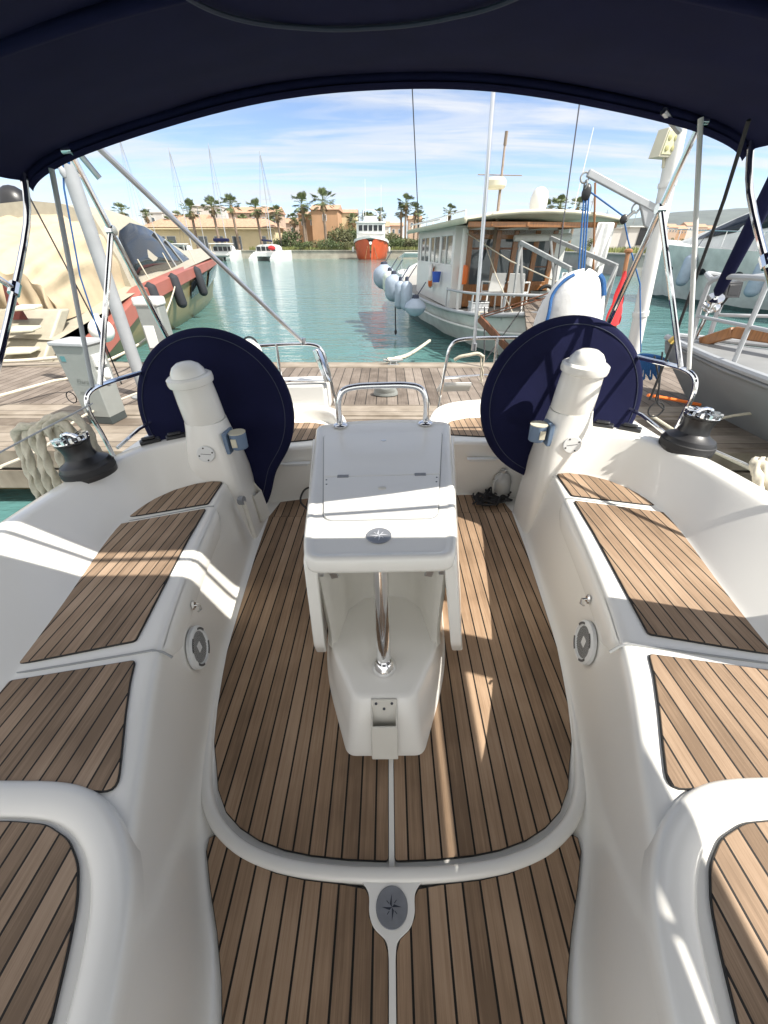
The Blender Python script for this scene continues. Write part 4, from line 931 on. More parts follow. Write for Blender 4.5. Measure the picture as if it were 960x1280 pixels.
# deckhouse
b = MB(); b.box((-1.50, 3.3, dk - .05), (-1.42, 8.2, dk + .95)); b.box((1.42, 3.3, dk - .05), (1.50, 8.2, dk + .95)); b.box((-1.5, 8.2, dk - .05), (1.5, 8.28, dk + 1.75)); b.box((-1.5, 3.3, dk + 1.60), (1.5, 8.2, dk + 1.80)); b.box((-1.51, 3.28, dk - .05), (-1.16, 3.36, dk + 1.8)); b.box((1.2, 3.28, dk - .05), (1.51, 3.36, dk + 1.8))
for y in (3.3, 4.75, 6.2, 7.7):
    for s in (-1, 1): b.box((s*1.46 - .04, y, dk + .9), (s*1.46 + .04, y + .22, dk + 1.7))
b.build('deckhouse', M['white'], tr, bev=.015)
for y in (3.52, 4.97, 6.42):
    for s in (-1, 1):
        b = MB(); b.box((s*1.46 - .015, y, dk + .96), (s*1.46 + .015, y + 1.24, dk + 1.60)); w = b.build('window', M['glass'], tr); b = MB(); b.box((s*1.48 - .02, y - .02, dk + .92), (s*1.48 + .02, y + 1.26, dk + .965)); b.box((s*1.48 - .02, y + .62, dk + .965), (s*1.48 + .02, y + .68, dk + 1.6)); b.build('window_frame', M['white'], w)
# aft wooden wall with doors
b = MB(); b.box((-1.16, 3.30, dk - .02), (1.2, 3.38, dk + .52)); b.box((-1.16, 3.30, dk + 1.52), (1.2, 3.38, dk + 1.72))
for x in (-1.16, -.42, .05, .62, 1.10): b.box((x, 3.27, dk), (x + .13, 3.36, dk + 1.7))
b.build('aft_bulkhead', M['wood_orange'], tr, bev=.01)
for x0, x1 in ((-1.03, -.42), (-.29, .05), (.18, .62), (.75, 1.10)):
    b = MB(); b.box((x0, 3.315, dk + .45), (x1, 3.34, dk + 1.53)); w = b.build('door_glass', M['glass'], tr)
    b = MB(); b.box((x0, 3.30, dk + 1.30), (x1, 3.31, dk + 1.34)) if x0 < .5 else b.box((x0, 3.30, dk + .9), (x1, 3.31, dk + .93)); b.build('glazing_bar', M['wood_dark'], w)
b = MB(); b.box((.66, 3.255, dk + .03), (1.12, 3.29, dk + .58)); b.box((.72, 3.24, dk + .10), (1.06, 3.26, dk + .50)); b.build('lower_door', M['wood_orange'], tr, bev=.01)
# roof
b = MB(); rows = []
for y in (1.5, 1.55, 3.2, 5, 7, 8.7, 8.9):
    e = .03 if y in (1.5, 8.9) else .09
    rows.append([Vector((x, y, dk + 1.84 + .14*(1 - (x/1.85)**2) - (.05 if y > 8.8 else 0) + dz)) for x, dz in ((-1.78, -e), (-1.80, 0), (-1.2, 0), (-.6, 0), (0, 0), (.6, 0), (1.2, 0), (1.80, 0), (1.78, -e))])
b.grid(rows); b.build('roof', M['cream'], tr, angle=50, solid=.07)
b = MB(); b.box((-1.7, 1.58, dk + 1.70), (1.7, 1.64, dk + 1.80)); 
for x in (-1.2, -.4, .4, 1.2): b.box((x, 1.56, dk + 1.72), (x + .06, 3.3, dk + 1.80))
b.build('roof_beam', M['wood_orange'], tr, bev=.01)
for s in (-1, 1):
    b = MB(); b.box((s*1.62 - .06, 1.62, dk - .1), (s*1.62 + .06, 1.74, dk + 1.72)) if s > 0 else b.tube([(-1.42, 2.75, dk - .1), (-1.42, 2.75, dk + 1.72)], .05, 8); b.build('roof_post', M['white'], tr)
b = MB(); b.lathe([(.19, 0), (.21, .08), (.21, .24), (.17, .36), (.09, .43), (0, .45)], (.55, 3.3, dk + 2.12), 24); b.build('satellite_dome', M['white'], tr)
# mast with radar
m0 = Vector((-.72, 2.4, dk)); m1 = Vector((-.26, 4.0, dk + 3.4)); b = MB(); b.tube([m0, m0.lerp(m1, .5), m1], [.045, .04, .025], 10); b.tube([m1 + Vector((-.6, 0, -.55)), m1 + Vector((.55, 0, -.55))], .012, 6); b.tube([m1, m1 + Vector((0, 0, .25))], .04, 8); ms = b.build('mast', M['grey_wood'], tr)
b = MB(); b.lathe([(.0, 0), (.22, .01), (.26, .06), (.26, .16), (.2, .22), (0, .24)], m0.lerp(m1, .74) + Vector((-.18, -.1, 0)), 20); b.build('radar', M['cream'], ms)
b = MB(); b.tube([Vector((-1.75, 4.0, dk + 1.95)), Vector((-1.75, 8.5, dk + 2.0))], .02, 6)
for y in (1.8, 3.4, 5, 6.8, 8.4): b.tube([(-1.72, y, dk + 1.8), (-1.72, y, dk + 2.0)], .018, 6)
b.tube([(-1.72, 1.8, dk + 2.0), (-1.72, 8.4, dk + 2.0)], .015, 6); b.tube([(1.35, 3, dk + 1.9), (1.5, 3.2, dk + 3.6)], .010, 5); b.build('roof_rail', M['white'], tr)
# sternpost, rudder, boom, stern rail
b = MB(); b.box((-.085, -.22, -.3), (.085, .0, dk + .72)); b.ball((0, -.11, dk + .74), .10, 10); b.build('sternpost', M['wood_orange'], tr, bev=.02)
b = MB(); b.beam((-1.55, .55, dk + .08), (-.42, -.45, -.20), .10, .13); b.tube([(-1.55, .55, dk + .12), (-.05, -.10, dk + .70)], .014, 6); b.tube([(-1.5, .5, dk + .1), (-.05, -.10, dk + .62)], .014, 6); b.build('boom', M['wood_dark'], tr, bev=.015)
b = MB()
rail = smooth([(-1.62, 3.2, dk + .42), (-1.40, 1.7, dk + .45), (-.95, .8, dk + .50), (-.3, .2, dk + .52)], 5); b.tube(rail, .028, 8)
for p in ((-1.62, 3.2), (-1.38, 1.7), (-.95, .8), (-.35, .22)): b.tube([(p[0], p[1], dk), (p[0], p[1], dk + .46)], .022, 6)
rail = smooth([(1.62, 3.2, dk + .42), (1.40, 1.7, dk + .45), (.95, .8, dk + .50), (.3, .2, dk + .52)], 5); b.tube(rail, .028, 8)
for p in ((1.62, 3.2), (1.38, 1.7), (.95, .8)): b.tube([(p[0], p[1], dk), (p[0], p[1], dk + .46)], .022, 6)
b.build('stern_rail', M['alupaint'], tr)
b = MB(); b.tube([(-1.2, 1.3, dk + .2), (-1.9, -1.2, .05)], .014, 6); b.tube([(-.7, .4, dk + .25), (-1.9, -.6, .0)], .014, 6); b.tube([(-.3, .3, dk + .2), (1.3, -1.0, .1)], .016, 6); b.build('stern_line', M['blackline'], tr)
tm = tr.rotation_euler.z
def trw(p): return Vector((3.58, 8.9, WZ + .1)) + Matrix.Rotation(tm, 3, 'Z') @ Vector(p)
b = MB(); b.tube([trw((-.05, .4, dk + .5)), at(725, 125, y=9.6), at(752, 60, y=9.8)], .012, 6); o = b.build('rigging_wire', M['wire'], None); setp(o, 'thin rigging wire slanting up to the right from the trawler stern', 'wire')
b = MB(); b.tube([at(524, 300, y=19), at(519, 190, y=18), at(513, 60, y=17)], .02, 6); o = b.build('rigging_wire', M['wire'], None); setp(o, 'thin wire hanging nearly upright against the sky left of the trawler mast', 'wire')
# cloth hanging, life jacket, chairs, buckets on the trawler deck
rows = []
for k in range(7):
    t = k/6; rows.append([trw((1.15 + .40*i/8 + .03*math.sin(t*5 + i), 1.46 + .04*math.sin(i*1.9 + t*2), dk + 1.80 - .9*t*(1 - .25*abs(i/8 - .5)))) for i in range(9)])
o = MB().grid(rows).build('hanging_cloth', M['white_cloth'], None, solid=.006, sub=1, angle=180); setp(o, 'crumpled white cloth hanging from the right end of the trawler roof', 'cloth')
rows = []
for k in range(7):
    t = k/6; rows.append([trw((1.2 + .26*i/7 + .03*math.sin(t*4 + i), 2.6 + .05*math.sin(i*1.7), dk + .82 - .75*t)) for i in range(8)])
o = MB().grid(rows).build('hanging_towel', M['white_cloth'], None, solid=.006, sub=1, angle=180); setp(o, 'pale towel hanging low by the right roof post of the trawler', 'towel')
o = MB().lathe([(0, -.22), (.09, -.21), (.11, -.15), (.11, .15), (.09, .21), (0, .22)], trw((-1.22, 3.16, dk + .75)), 14).build('orange_fender', M['orange'], None); setp(o, 'orange cylindrical float hung beside the trawler doors', 'float')
def chair(loc, rz, label):
    t = thing('plastic_chair', label, 'chair', tuple(loc), rz, 'white plastic chairs on the trawler deck', local=True)
    b = MB(); b.box((-.21, -.21, .41), (.21, .21, .44)); b.build('seat', M['white'], t, bev=.015)
    b = MB(); b.slab([(-.20, .20, .44), (.20, .20, .44), (.18, .28, .84), (-.18, .28, .84)], (0, .025, 0)); b.build('backrest', M['white'], t, bev=.015)
    for sx in (-1, 1):
        b = MB(); b.tube([(sx*.2, -.2, .42), (sx*.21, -.2, .64), (sx*.2, .24, .66)], .018, 6); b.build('armrest', M['white'], t)
        for sy in (-1, 1): b = MB(); b.tube([(sx*.19, sy*.19, .42), (sx*.22, sy*.22, 0)], .02, 6); b.build('leg', M['white'], t)
    return t
chair(trw((-.70, 2.3, dk + .0)), R(190), 'white plastic armchair on the trawler deck, left of the two, behind the boom')
chair(trw((-.16, 2.0, dk + .0)), R(150), 'white plastic armchair on the trawler deck, right of the two, beside the sternpost')
b = MB(); b.lathe([(.10, 0), (.13, .26), (.125, .26), (.095, .02), (0, .02)], trw((-1.66, 4.4, dk + .06 + .45)), 16); o = b.build('blue_crate', M['blue'], None); setp(o, 'blue bucket hung on the port side of the trawler deckhouse', 'bucket')
b = MB(); c = trw((.25, -.55, .0)); b.grid([[c + Vector((math.cos(a)*rx, math.sin(a)*ry, z)) for a in [2*math.pi*j/18 for j in range(19)]] for rx, ry, z in ((.25, .2, .05), (.42, .3, .25), (.46, .33, .36), (.42, .29, .36), (.36, .24, .2))]); o = b.build('wooden_basket', M['wood_orange'], None, angle=60); setp(o, 'shallow wooden tub with dark rim hanging at the foot of the trawler sternpost', 'tub')
b = MB(); b.box((-.2, -.15, 0), (.2, .15, .42)); o = b.build('deck_box', M['alupaint'], None, bev=.05, seg=3); o.location = trw((1.32, 1.9, dk)); setp(o, 'rounded grey box standing on the trawler deck by the towel', 'box')
b = MB(); b.tube(arc((0, 0, 0), .20, 0, 360, 24, 'xz'), .045, 8); o = b.build('coiled_hose', M['blackline'], None); o.location = trw((1.12, 3.1, dk + .28)); setp(o, 'dark coiled hose leaning on the lower wooden door of the trawler', 'hose')
# deck gear on the trawler
b = MB(); b.tube(arc((0, 0, 0), .27, 0, 360, 28, 'xz'), .06, 10); o = b.build('life_ring', M['white'], None); o.location = trw((-1.62, 5.3, dk + .62)); o.rotation_euler = (0, 0, R(80)); setp(o, 'white life ring hung on the port side of the trawler deckhouse', 'life ring')
b = MB(); b.tube(arc((0, 0, 0), .27, 20, 60, 5, 'xz'), .063, 10); b.tube(arc((0, 0, 0), .27, 200, 240, 5, 'xz'), .063, 10); b.build('ring_bands', M['orange'], o)
b = MB(); b.lathe([(0, -.8), (.07, -.78), (.08, -.3), (.07, .2), (.08, .7), (0, .72)], trw((.75, 3.05, dk + 1.55)), 12, (1, .1, .02)); o = b.build('rolled_awning', M['white_cloth'], None); setp(o, 'rolled pale awning lashed under the trawler roof above the doors', 'awning')
for k, (a_, c_, h_, m_, nm, lab) in enumerate(((.35, 1.6, .32, 'wood_dark', 'deck_crate', 'dark wooden crate on the trawler aft deck beside the armchairs'), (-1.15, 1.9, .26, 'alupaint', 'deck_crate', 'low grey crate at the port rail of the trawler aft deck'), (.8, 2.75, .40, 'ped_grey', 'deck_crate', 'tall grey crate by the lower wooden door of the trawler'))):
    b = MB(); b.box((-.2, -.16, 0), (.2, .16, h_)); b.box((-.21, -.17, h_*.45), (.21, .17, h_*.55)); b.box((-.21, -.17, h_ - .03), (.21, .17, h_)); o = b.build(nm, M[m_], None, bev=.01); o.location = trw((a_, c_, dk)); o.rotation_euler = (0, 0, R(20*k - 10)); setp(o, lab, 'crate')
for k, (p_, q_, lab) in enumerate((((-.05, -.1, dk + .7), (-1.3, 3.1, dk + 1.65), 'thin pale line from the trawler sternpost up to the port roof corner'), ((-.05, -.1, dk + .72), (1.4, 2.4, dk + .5), 'thin pale line from the trawler sternpost to the starboard rail'), ((-.9, 3.0, dk + 1.6), (-.75, .6, dk + .1), 'pale rope hanging from the trawler roof down to the stern rail'))):
    o = MB().tube([trw(p_), trw(Vector(p_).lerp(Vector(q_), .5) + Vector((0, 0, -.08))), trw(q_)], .012, 6).build('deck_line', M['rope'], None); setp(o, lab, 'rope')
for k, (a_, c_) in enumerate(((-1.2, 1.35), (.55, .55))):
    b = MB()
    for r_ in (.16, .13, .10): b.tube(arc((0, 0, .02 + (.16 - r_)*.6), r_, 0, 360, 22), .022, 6)
    o = b.build('rope_coil', M['rope'], None); o.location = trw((a_, c_, dk + .02)); setp(o, ['coiled rope on the trawler deck at the port rail', 'coiled rope on the trawler deck close to the sternpost'][k], 'rope')
# fenders along the trawler's port quarter
for k, (px, py, yy, r, l, mm, lab) in enumerate(((519, 384, 11.2, .285, .12, 'fender', 'large round grey fender hanging lowest, nearest on the trawler port quarter'), (508, 370, 11.9, .155, .55, 'fender', 'long grey fender beside the large round one on the trawler'), (500, 369, 12.4, .15, .55, 'fender', 'grey sausage fender second of the close pair on the trawler side'), (492, 360, 13.3, .26, .45, 'fender', 'broad grey fender with a dark tip in the middle of the trawler row'), (487, 353, 14.2, .22, .40, 'fender_pale', 'pale green fender between two grey ones on the trawler side'), (480, 346, 15.2, .36, .35, 'fender', 'big grey fender furthest forward on the trawler side'))):
    b = MB(); c = at(px, py, y=yy); fender_mesh(b, c, r, l, 18); f = b.build('hanging_fender', M[mm], None); setp(f, lab, 'fender', 'fenders hung along the trawler')
    b = MB(); b.lathe([(r*.35, 0), (r*.28, .1), (0, .12)], c + Vector((0, 0, l/2 + r*.40)), 10); b.tube([c + Vector((0, 0, l/2 + r*.5)), c + Vector((.25, .1, l/2 + r*.5 + .35))], .012, 6); b.build('fender_collar', M['navy_dark'], f)
b = MB(); b.tube([at(494, 372, y=12.6), at(494.5, 412, y=12.6)], .02, 6); b.ball(at(494.5, 415, y=12.6), .05, 8, (.8, .8, 1.6)); o = b.build('hanging_line', M['blackline'], None); setp(o, 'dark line with a white end hanging from the trawler fenders to the water', 'rope')
# small tender with folded white frame, beyond the trawler
td = thing('small_motorboat', 'small white motorboat with a folded white bimini frame, half hidden by the trawler', 'motorboat', tuple(at(512, 352, z=WZ)), R(8), local=True)
b = MB(); hull(b, [(y, [(w*.7, -.2), (w*.85, .1), (w, .6 + .1*max(0, y - 1)), (w*.94, .62 + .1*max(0, y - 1)), (w*.8, .45)]) for y, w in ((-2.4, .9), (-1, 1.0), (.6, 1.0), (1.9, .7), (2.6, .25), (2.8, .03))]); b.build('hull', M['white'], td, sub=1, angle=60)
b = MB()
for s in (-1, 1):
    b.tube([(s*.85, -1.2, .6), (s*.8, -.4, 1.75)], .03, 6); b.tube([(s*.85, .2, .6), (s*.8, -1.6, 1.9)], .03, 6); b.tube([(s*.8, -.4, 1.75), (s*.8, -1.9, 1.95)], .03, 6); b.tube([(s*.8, -.4, 1.75), (s*.8, .6, 1.65)], .03, 6)
for y, z in ((-.4, 1.75), (-1.9, 1.95), (.6, 1.65)): b.tube([(-.8, y, z), (.8, y, z)], .03, 6)
b.build('bimini_frame', M['white'], td)
b = MB(); b.grid([[(x, y, z) for x in (-.8, 0, .8)] for y, z in ((.6, 1.66), (-.4, 1.76), (-1.9, 1.96))]); b.build('frame_canvas', M['white_cloth'], td, solid=.02)
b = MB(); b.box((-.18, -2.7, .2), (.18, -2.35, .95)); b.build('outboard', M['blueglass'], td, bev=.08, seg=3)
# gangway
gw = thing('gangway', 'grey metal gangway with sloping handrails from the dock to the trawler stern', 'gangway', tuple(at(700, 400, y=8.4)))
b = MB()
A = [at(651, 303, y=9.6), at(713, 336, y=8.2)]; B = [at(688, 297, y=10.6), at(771, 333, y=8.0)]
for p in (A, B): b.beam(p[0], p[1], .06, .07)
legs = [(A[0], at(642, 372, y=9.5)), (A[0], at(653, 378, y=9.6)), (A[1], at(703, 400, y=8.2)), (at(695, 326, y=8.6), at(690, 366, y=8.6)), (B[0], at(694, 365, y=10.6)), (B[1], at(752, 398, y=7.9)), (B[1], at(735, 410, y=7.7))]
for p, q in legs: b.beam(p, q, .05, .05)
b.build('gangway_rail', M['docksteel'], gw, bev=.008)
b = MB(); b.slab([at(655, 378, y=9.6), at(722, 372, y=9.9), at(745, 425, y=7.4), at(660, 425, y=7.6)], (0, 0, -.06)); b.build('gangway_plank', M['dockwood'], gw)
b = MB(); b.tube([at(744, 228, y=10.5), at(741, 370, y=10.5)], .022, 8); o = b.build('timber_pole', M['wood_orange'], None); setp(o, 'slender upright wooden pole behind the gangway', 'pole')
# ---- tan motor yacht on the left (world coordinates)
my = thing('motor_yacht', 'large olive motor yacht with a red sheer band and tan canvas cover, at left', 'motor yacht', (-8.5, 14, WZ))
stat = []   # centre-line x, y along, half beams & heights
for t, hw, hd, zr, ztop in ((0, 1.9, 2.05, .55, .75), (.06, 2.0, 2.2, .75, 1.0), (.2, 2.05, 2.35, 1.15, 1.45), (.38, 2.0, 2.4, 1.45, 1.75), (.55, 1.75, 2.3, 1.66, 1.95), (.72, 1.25, 2.0, 1.80, 2.08), (.86, .7, 1.45, 1.92, 2.16), (.95, .28, .75, 2.0, 2.2), (1.0, .02, .10, 2.05, 2.22)):
    stat.append((t, hw, hd, zr, ztop))
Y0_, Y1_ = 7.9, 26.5
def myp(t, a, z): return Vector((lerp(-8.3, -10.6, t) + a, lerp(Y0_, Y1_, t), WZ + z))
b = MB(); rows = []; 
for t, hw, hd, zr, zt in stat:
    sec = [(hw*.7, -.5, 0), (hw*.94, 0, 0), (lerp(hw, hd, .4), zr*.45, .01), (lerp(hw, hd, .85), zr*.92, .03)]
    rows.append([myp(t + d*(t > .9), -a, z) for a, z, d in sec[::-1]] + [myp(t + d*(t > .9), a, z) for a, z, d in sec])
b.grid(rows); b.cap(rows[0]); b.build('hull', M['olive'], my, sub=1, angle=60)
b = MB(); rows = []
for t, hw, hd, zr, zt in stat:
    drop = 1.0*max(0, 1 - t/.2)**1.6
    lo = max(-.02, zr*.92 - .05 - drop*.6); th = .36 if t < .3 else lerp(.36, .13, (t - .3)/.7)
    rows.append([myp(t + .02*(t > .9), lerp(hw, hd, .85) + o, lo + z) for o, z in ((-.02, -.02), (.035, .0), (.045, .02), (.02, th*.95), (-.02, th), (-.30, th + .03))])
b.grid(rows); 
rows = [[Vector((2*lerp(-8.3, -10.6, stat[i][0]) - p.x, p.y, p.z)) for p in r] for i, r in enumerate(rows)]; b.grid(rows); b.build('red_band', M['red_stripe'], my, angle=30)
b = MB(); rows = []
for t, hw, hd, zr, zt in stat: rows.append([myp(t, a*hd*.94, max(zr*.92 + .28, .3) + .10*(1 - abs(a))) for a in (-1, -.5, 0, .5, 1)])
b.grid(rows); b.build('deck', M['olive_deck'], my, angle=180)
# dark hull windows
b = MB()
for t0, t1 in ((.42, .56), (.60, .80)):
    pts = []
    for t, f in ((t0, .50), (t1, .56), (t1, .88), (t0, .84)):
        for (ta, hwa, hda, zra, _), (tb_, hwb, hdb, zrb, _2) in zip(stat, stat[1:]):
            if ta <= t <= tb_:
                k = (t - ta)/(tb_ - ta); hw, hd, zr = lerp(hwa, hwb, k), lerp(hda, hdb, k), lerp(zra, zrb, k)
        pts.append(myp(t, lerp(hw, hd, .38 + .5*(f - .45)/.47) + .03, zr*f))
    b.slab(pts, (.03, 0, 0))
b.build('hull_window', M['glass_dark'], my)
# superstructure: coachroof with dark wraparound windows
b = MB(); rows = []
for t, w, z0, h in ((.22, 1.75, 1.15, 2.0), (.34, 1.75, 1.25, 1.95), (.44, 1.68, 1.3, 1.55), (.54, 1.55, 1.45, 1.0), (.66, 1.35, 1.65, .45), (.80, .9, 1.85, .28), (.90, .4, 1.95, .1)):
    rows.append([myp(t, a*w, z0 + h*f) for a, f in ((-1.12, -.1), (-1.05, .12), (-1.0, .4), (-.82, .90), (-.45, 1.0), (0, 1.03), (.45, 1.0), (.82, .90), (1.0, .4), (1.05, .12), (1.12, -.1))])
b.grid(rows); b.cap(rows[0]); b.build('coachroof', M['olive_deck'], my, angle=60)
b = MB()
def cr(t, a):   # point on the coachroof side, a: 0 bottom .. 1 top of the glass band
    tab_ = ((.22, 1.75, 1.15, 2.0), (.34, 1.75, 1.25, 1.95), (.44, 1.68, 1.3, 1.55), (.54, 1.55, 1.45, 1.0), (.66, 1.35, 1.65, .45))
    for (ta, wa, za, ha), (tb2, wb, zb, hb2) in zip(tab_, tab_[1:]):
        if ta <= t <= tb2 + 1e-6:
            k = (t - ta)/(tb2 - ta); w, z0, h = lerp(wa, wb, k), lerp(za, zb, k), lerp(ha, hb2, k)
    return myp(t, lerp(1.03, .85, a)*w + .03, z0 + h*lerp(.22, .86, a))
pts = [cr(.27, 0), cr(.40, 0), cr(.50, 0), cr(.60, .02), cr(.535, .55), cr(.47, .95), cr(.40, 1), cr(.30, 1), cr(.27, .6)]
rows = [[cr(t, a*f) for a in (0, .33, .66, 1)] for t, f in ((.235, .5), (.27, .8), (.32, .95), (.38, 1), (.44, 1), (.49, .98), (.54, .85), (.585, .5), (.60, .1))]
b.grid(rows); b.build('windscreen', M['glass_dark'], my, solid=.02, angle=180)
b = MB(); b.tube([cr(.45, 0) + Vector((.02, 0, 0)), cr(.42, 1) + Vector((.02, 0, 0))], .03, 6); b.tube([cr(.52, 0) + Vector((.02, 0, 0)), cr(.47, .95) + Vector((.02, 0, 0))], .03, 6); b.build('screen_mullion', M['alupaint'], my)
# canvas cover over the cockpit: arched tunnel with wrinkles
rows = []; rnd = random.Random(3)
for k in range(15):
    t = lerp(.045, .245, k/14); row = []
    H = 2.65 - .35*(1 - k/14)**2*2
    for j in range(33):
        a = math.pi*(j/32); w = 1.66 + .05*(k/14)
        wr = .10*noise.noise(Vector((k*.5, j*.8, 1))) + .05*noise.noise(Vector((k*1.1, j*1.7, 8))) + .07*math.sin(j*1.5 + k*.35 + 2*noise.noise(Vector((k*.2, j*.15, 5))))
        ca, sa = math.cos(a), math.sin(a)
        row.append(myp(t, w*math.copysign(abs(ca)**.62, ca)*(1 + wr*.5), 1.0 + (H - 1.0 + wr)*abs(sa)**.62 + .30*(k/14)))
    rows.append(row)
b = MB(); b.grid(rows)
# aft flap
bk = rows[0]; fr_ = []
for k in range(7):
    f = k/6; fr_.append([Vector((lerp(p.x, -8.35, f*.0), p.y - .25*f*(p.z - (WZ + 1.0)) * 0 + (-.13*math.sin(j*1.55) - .16*noise.noise(Vector((j*.33, 2, f*.8))))*min(1, f*2), lerp(p.z, WZ + 1.05, f))) for j, p in enumerate(bk)])
b.grid(fr_); b.build('canvas_cover', M['tan_canvas'], my, sub=1, angle=180)
b = MB(); b.slab([(-7.35, 8.28, WZ + 1.1), (-7.05, 8.28, WZ + 1.1), (-7.18, 8.30, WZ + 1.75)], (0, -.06, 0)); b.build('canvas_opening', mat('dark_red_interior', (.12, .03, .025), .8), my)
# swim platform, stern steps
b = MB(); b.box((-10.2, 6.9, WZ + .18), (-6.45, 8.3, WZ + .42)); b.build('swim_platform', M['olive_deck'], my, bev=.06, seg=3)
for k in range(3):
    MB().slab([(-7.25 + .10*k, 7.35 + .25*k, WZ + .62 + .33*k), (-6.60, 7.45 + .25*k, WZ + .64 + .33*k), (-6.62, 7.75 + .25*k, WZ + .66 + .33*k), (-7.2 + .10*k, 7.75 + .25*k, WZ + .66 + .33*k)], (0, 0, .05)).build('stern_slat', M['cream'], my, bev=.015)
b = MB(); b.grid([[Vector((x, 7.2 + .35*k + .12*math.sin(x*2), WZ + .5 + .42*k + .10*math.sin((x + 9)*1.5))) for x in (-10.1, -9.4, -8.7, -8.0, -7.35)] for k in range(4)]); b.build('transom_cover', M['tan_canvas'], my, sub=1, angle=180)
MB().slab([(-10.2, 7.5, WZ + .40), (-6.56, 7.5, WZ + .40), (-6.50, 8.5, WZ + 1.25), (-10.2, 8.5, WZ + 1.25)], (0, .3, -.02)).build('transom', M['olive_deck'], my, bev=.04)
c = at(21, 256, y=12.5); b = MB(); b.ball(c, .36, 18, (1, 1, 1.1)); b.lathe([(.24, -.45), (.3, -.2)], c, 16); b.build('radar_dome', M['black'], my)
b = MB(); b.tube(smooth([at(-30, 262, y=12.3), at(20, 272, y=12.3), at(60, 268, y=12.3), at(70, 282, y=12.3)], 4), .05, 8); b.box(tuple(at(-30, 262, y=12.4)), tuple(at(14, 248, y=12.9))); b.build('radar_arch', M['olive_deck'], my)
for px, py, yy, lab in ((195, 378, 12.0, 'black sleeve fender on the tan yacht, nearest of the three'), (222, 364, 13.8, 'black sleeve fender on the tan yacht, middle of the three under the red band'), (250, 352, 16.5, 'black sleeve fender nearest the bow of the tan yacht')):
    b = MB(); c = at(px, py, y=yy); fender_mesh(b, c, .155, .78, 14, (-.12, 0, 1)); f = b.build('sleeve_fender', M['fender_black'], None); setp(f, lab, 'fender', 'black fenders on the tan yacht'); b = MB(); b.tube([c + Vector((0, 0, .55)), c + Vector((-.15, 0, 1.0))], .015, 6); b.build('fender_line', M['rope'], f)
b = MB(); c = at(127, 413, y=8.6); b.ball(c, .23, 20); b.lathe([(.06, .2), (.05, .3), (0, .31)], c, 10); o = b.build('ball_fender', M['fender_white'], None); setp(o, 'white ball fender hanging against the red band of the tan yacht', 'fender')
# ---- white motor yacht on the right
wy = thing('motor_yacht', 'sleek white motor yacht with dark windows, moored at right beyond the grey ship', 'motor yacht', (16, 19, WZ))
def wyp(t, a, z):  # t from stern (0) to bow (1); a = offset from the port side centre-line toward starboard
    return Vector((lerp(19.4, 14.9, t) + a, lerp(10.0, 25.5, t), WZ + z))
wst = [(0, 1.9, 2.2, 1.7), (.3, 2.0, 2.35, 1.95), (.55, 1.85, 2.4, 2.15), (.75, 1.3, 2.2, 2.3), (.88, .7, 1.65, 2.42), (.96, .25, .85, 2.5), (1, .02, .08, 2.55)]
b = MB(); rows = []
for t, hw, hd, zr in wst:
    sec = [(hw*.7, -.5), (hw*.95, 0), (lerp(hw, hd, .35), zr*.4), (lerp(hw, hd, .72), zr*.74), (lerp(hw, hd, .76), zr*.76), (hd, zr)]
    rows.append([wyp(t + (z/zr*.03 if t > .9 else 0), -a, z) for a, z in sec[::-1]] + [wyp(t + (z/zr*.03 if t > .9 else 0), a, z) for a, z in sec])
b.grid(rows); b.cap(rows[0]); b.build('hull', M['whiteb'], wy, angle=40)
b = MB(); b.grid([[wyp(t, -hw*.955 - .015, -.05), wyp(t, -lerp(hw*.95, hd, .06) - .02, .22)] for t, hw, hd, zr in wst]); b.build('boot_stripe', M['antifoul'], wy, angle=180)
b = MB(); b.grid([[wyp(t, a*hd*.97, zr - .03 + .12*(1 - a*a)) for a in (-1, -.5, 0, .5, 1)] for t, hw, hd, zr in wst]); b.build('deck', M['white'], wy, angle=180)
b = MB(); rows = []
for t, w, z0, h in ((.02, 1.9, 1.7, 2.5), (.25, 1.95, 1.9, 2.7), (.40, 1.85, 2.0, 2.5), (.52, 1.75, 2.1, 2.4), (.66, 1.6, 2.25, 1.5), (.80, 1.15, 2.35, .62), (.9, .65, 2.4, .15)):
    rows.append([wyp(t, a*w, z0 + h*f) for a, f in ((-1.1, -.05), (-1.05, .25), (-.98, .42), (-.80, .88), (-.5, 1), (0, 1.03), (.5, 1), (.80, .88), (.98, .42), (1.05, .25), (1.1, -.05))])
b.grid(rows); b.cap(rows[0]); b.build('superstructure', M['whiteb'], wy, angle=50)
def wcr(t, a):
    tb3 = ((.02, 1.9, 1.7, 2.5), (.25, 1.95, 1.9, 2.7), (.40, 1.85, 2.0, 2.5), (.52, 1.75, 2.1, 2.4), (.66, 1.6, 2.25, 1.5), (.80, 1.15, 2.35, .62))
    for (ta, wa, za, ha), (tb2, wb, zb, hb2) in zip(tb3, tb3[1:]):
        if ta <= t <= tb2 + 1e-6: k = (t - ta)/(tb2 - ta); w, z0, h = lerp(wa, wb, k), lerp(za, zb, k), lerp(ha, hb2, k)
    return wyp(t, -(lerp(.98, .82, a)*w + .03), z0 + h*lerp(.42, .86, a))
b = MB(); b.grid([[wcr(t, f0), wcr(t, lerp(f0, f1, .5)), wcr(t, f1)] for t, f0, f1 in ((.46, -.1, .8), (.54, -.1, .95), (.62, -.1, .95), (.70, -.1, .92), (.76, -.1, .75), (.80, -.1, .3))]); b.build('side_window', M['glass_dark'], wy, solid=.02, angle=180)
b = MB(); b.grid([[wcr(t, f0), wcr(t, f1)] for t, f0, f1 in ((.04, .0, .55), (.2, .0, .55), (.29, .0, .5), (.32, .1, .3))]); b.build('side_window', M['glass_dark'], wy, solid=.02, angle=180)
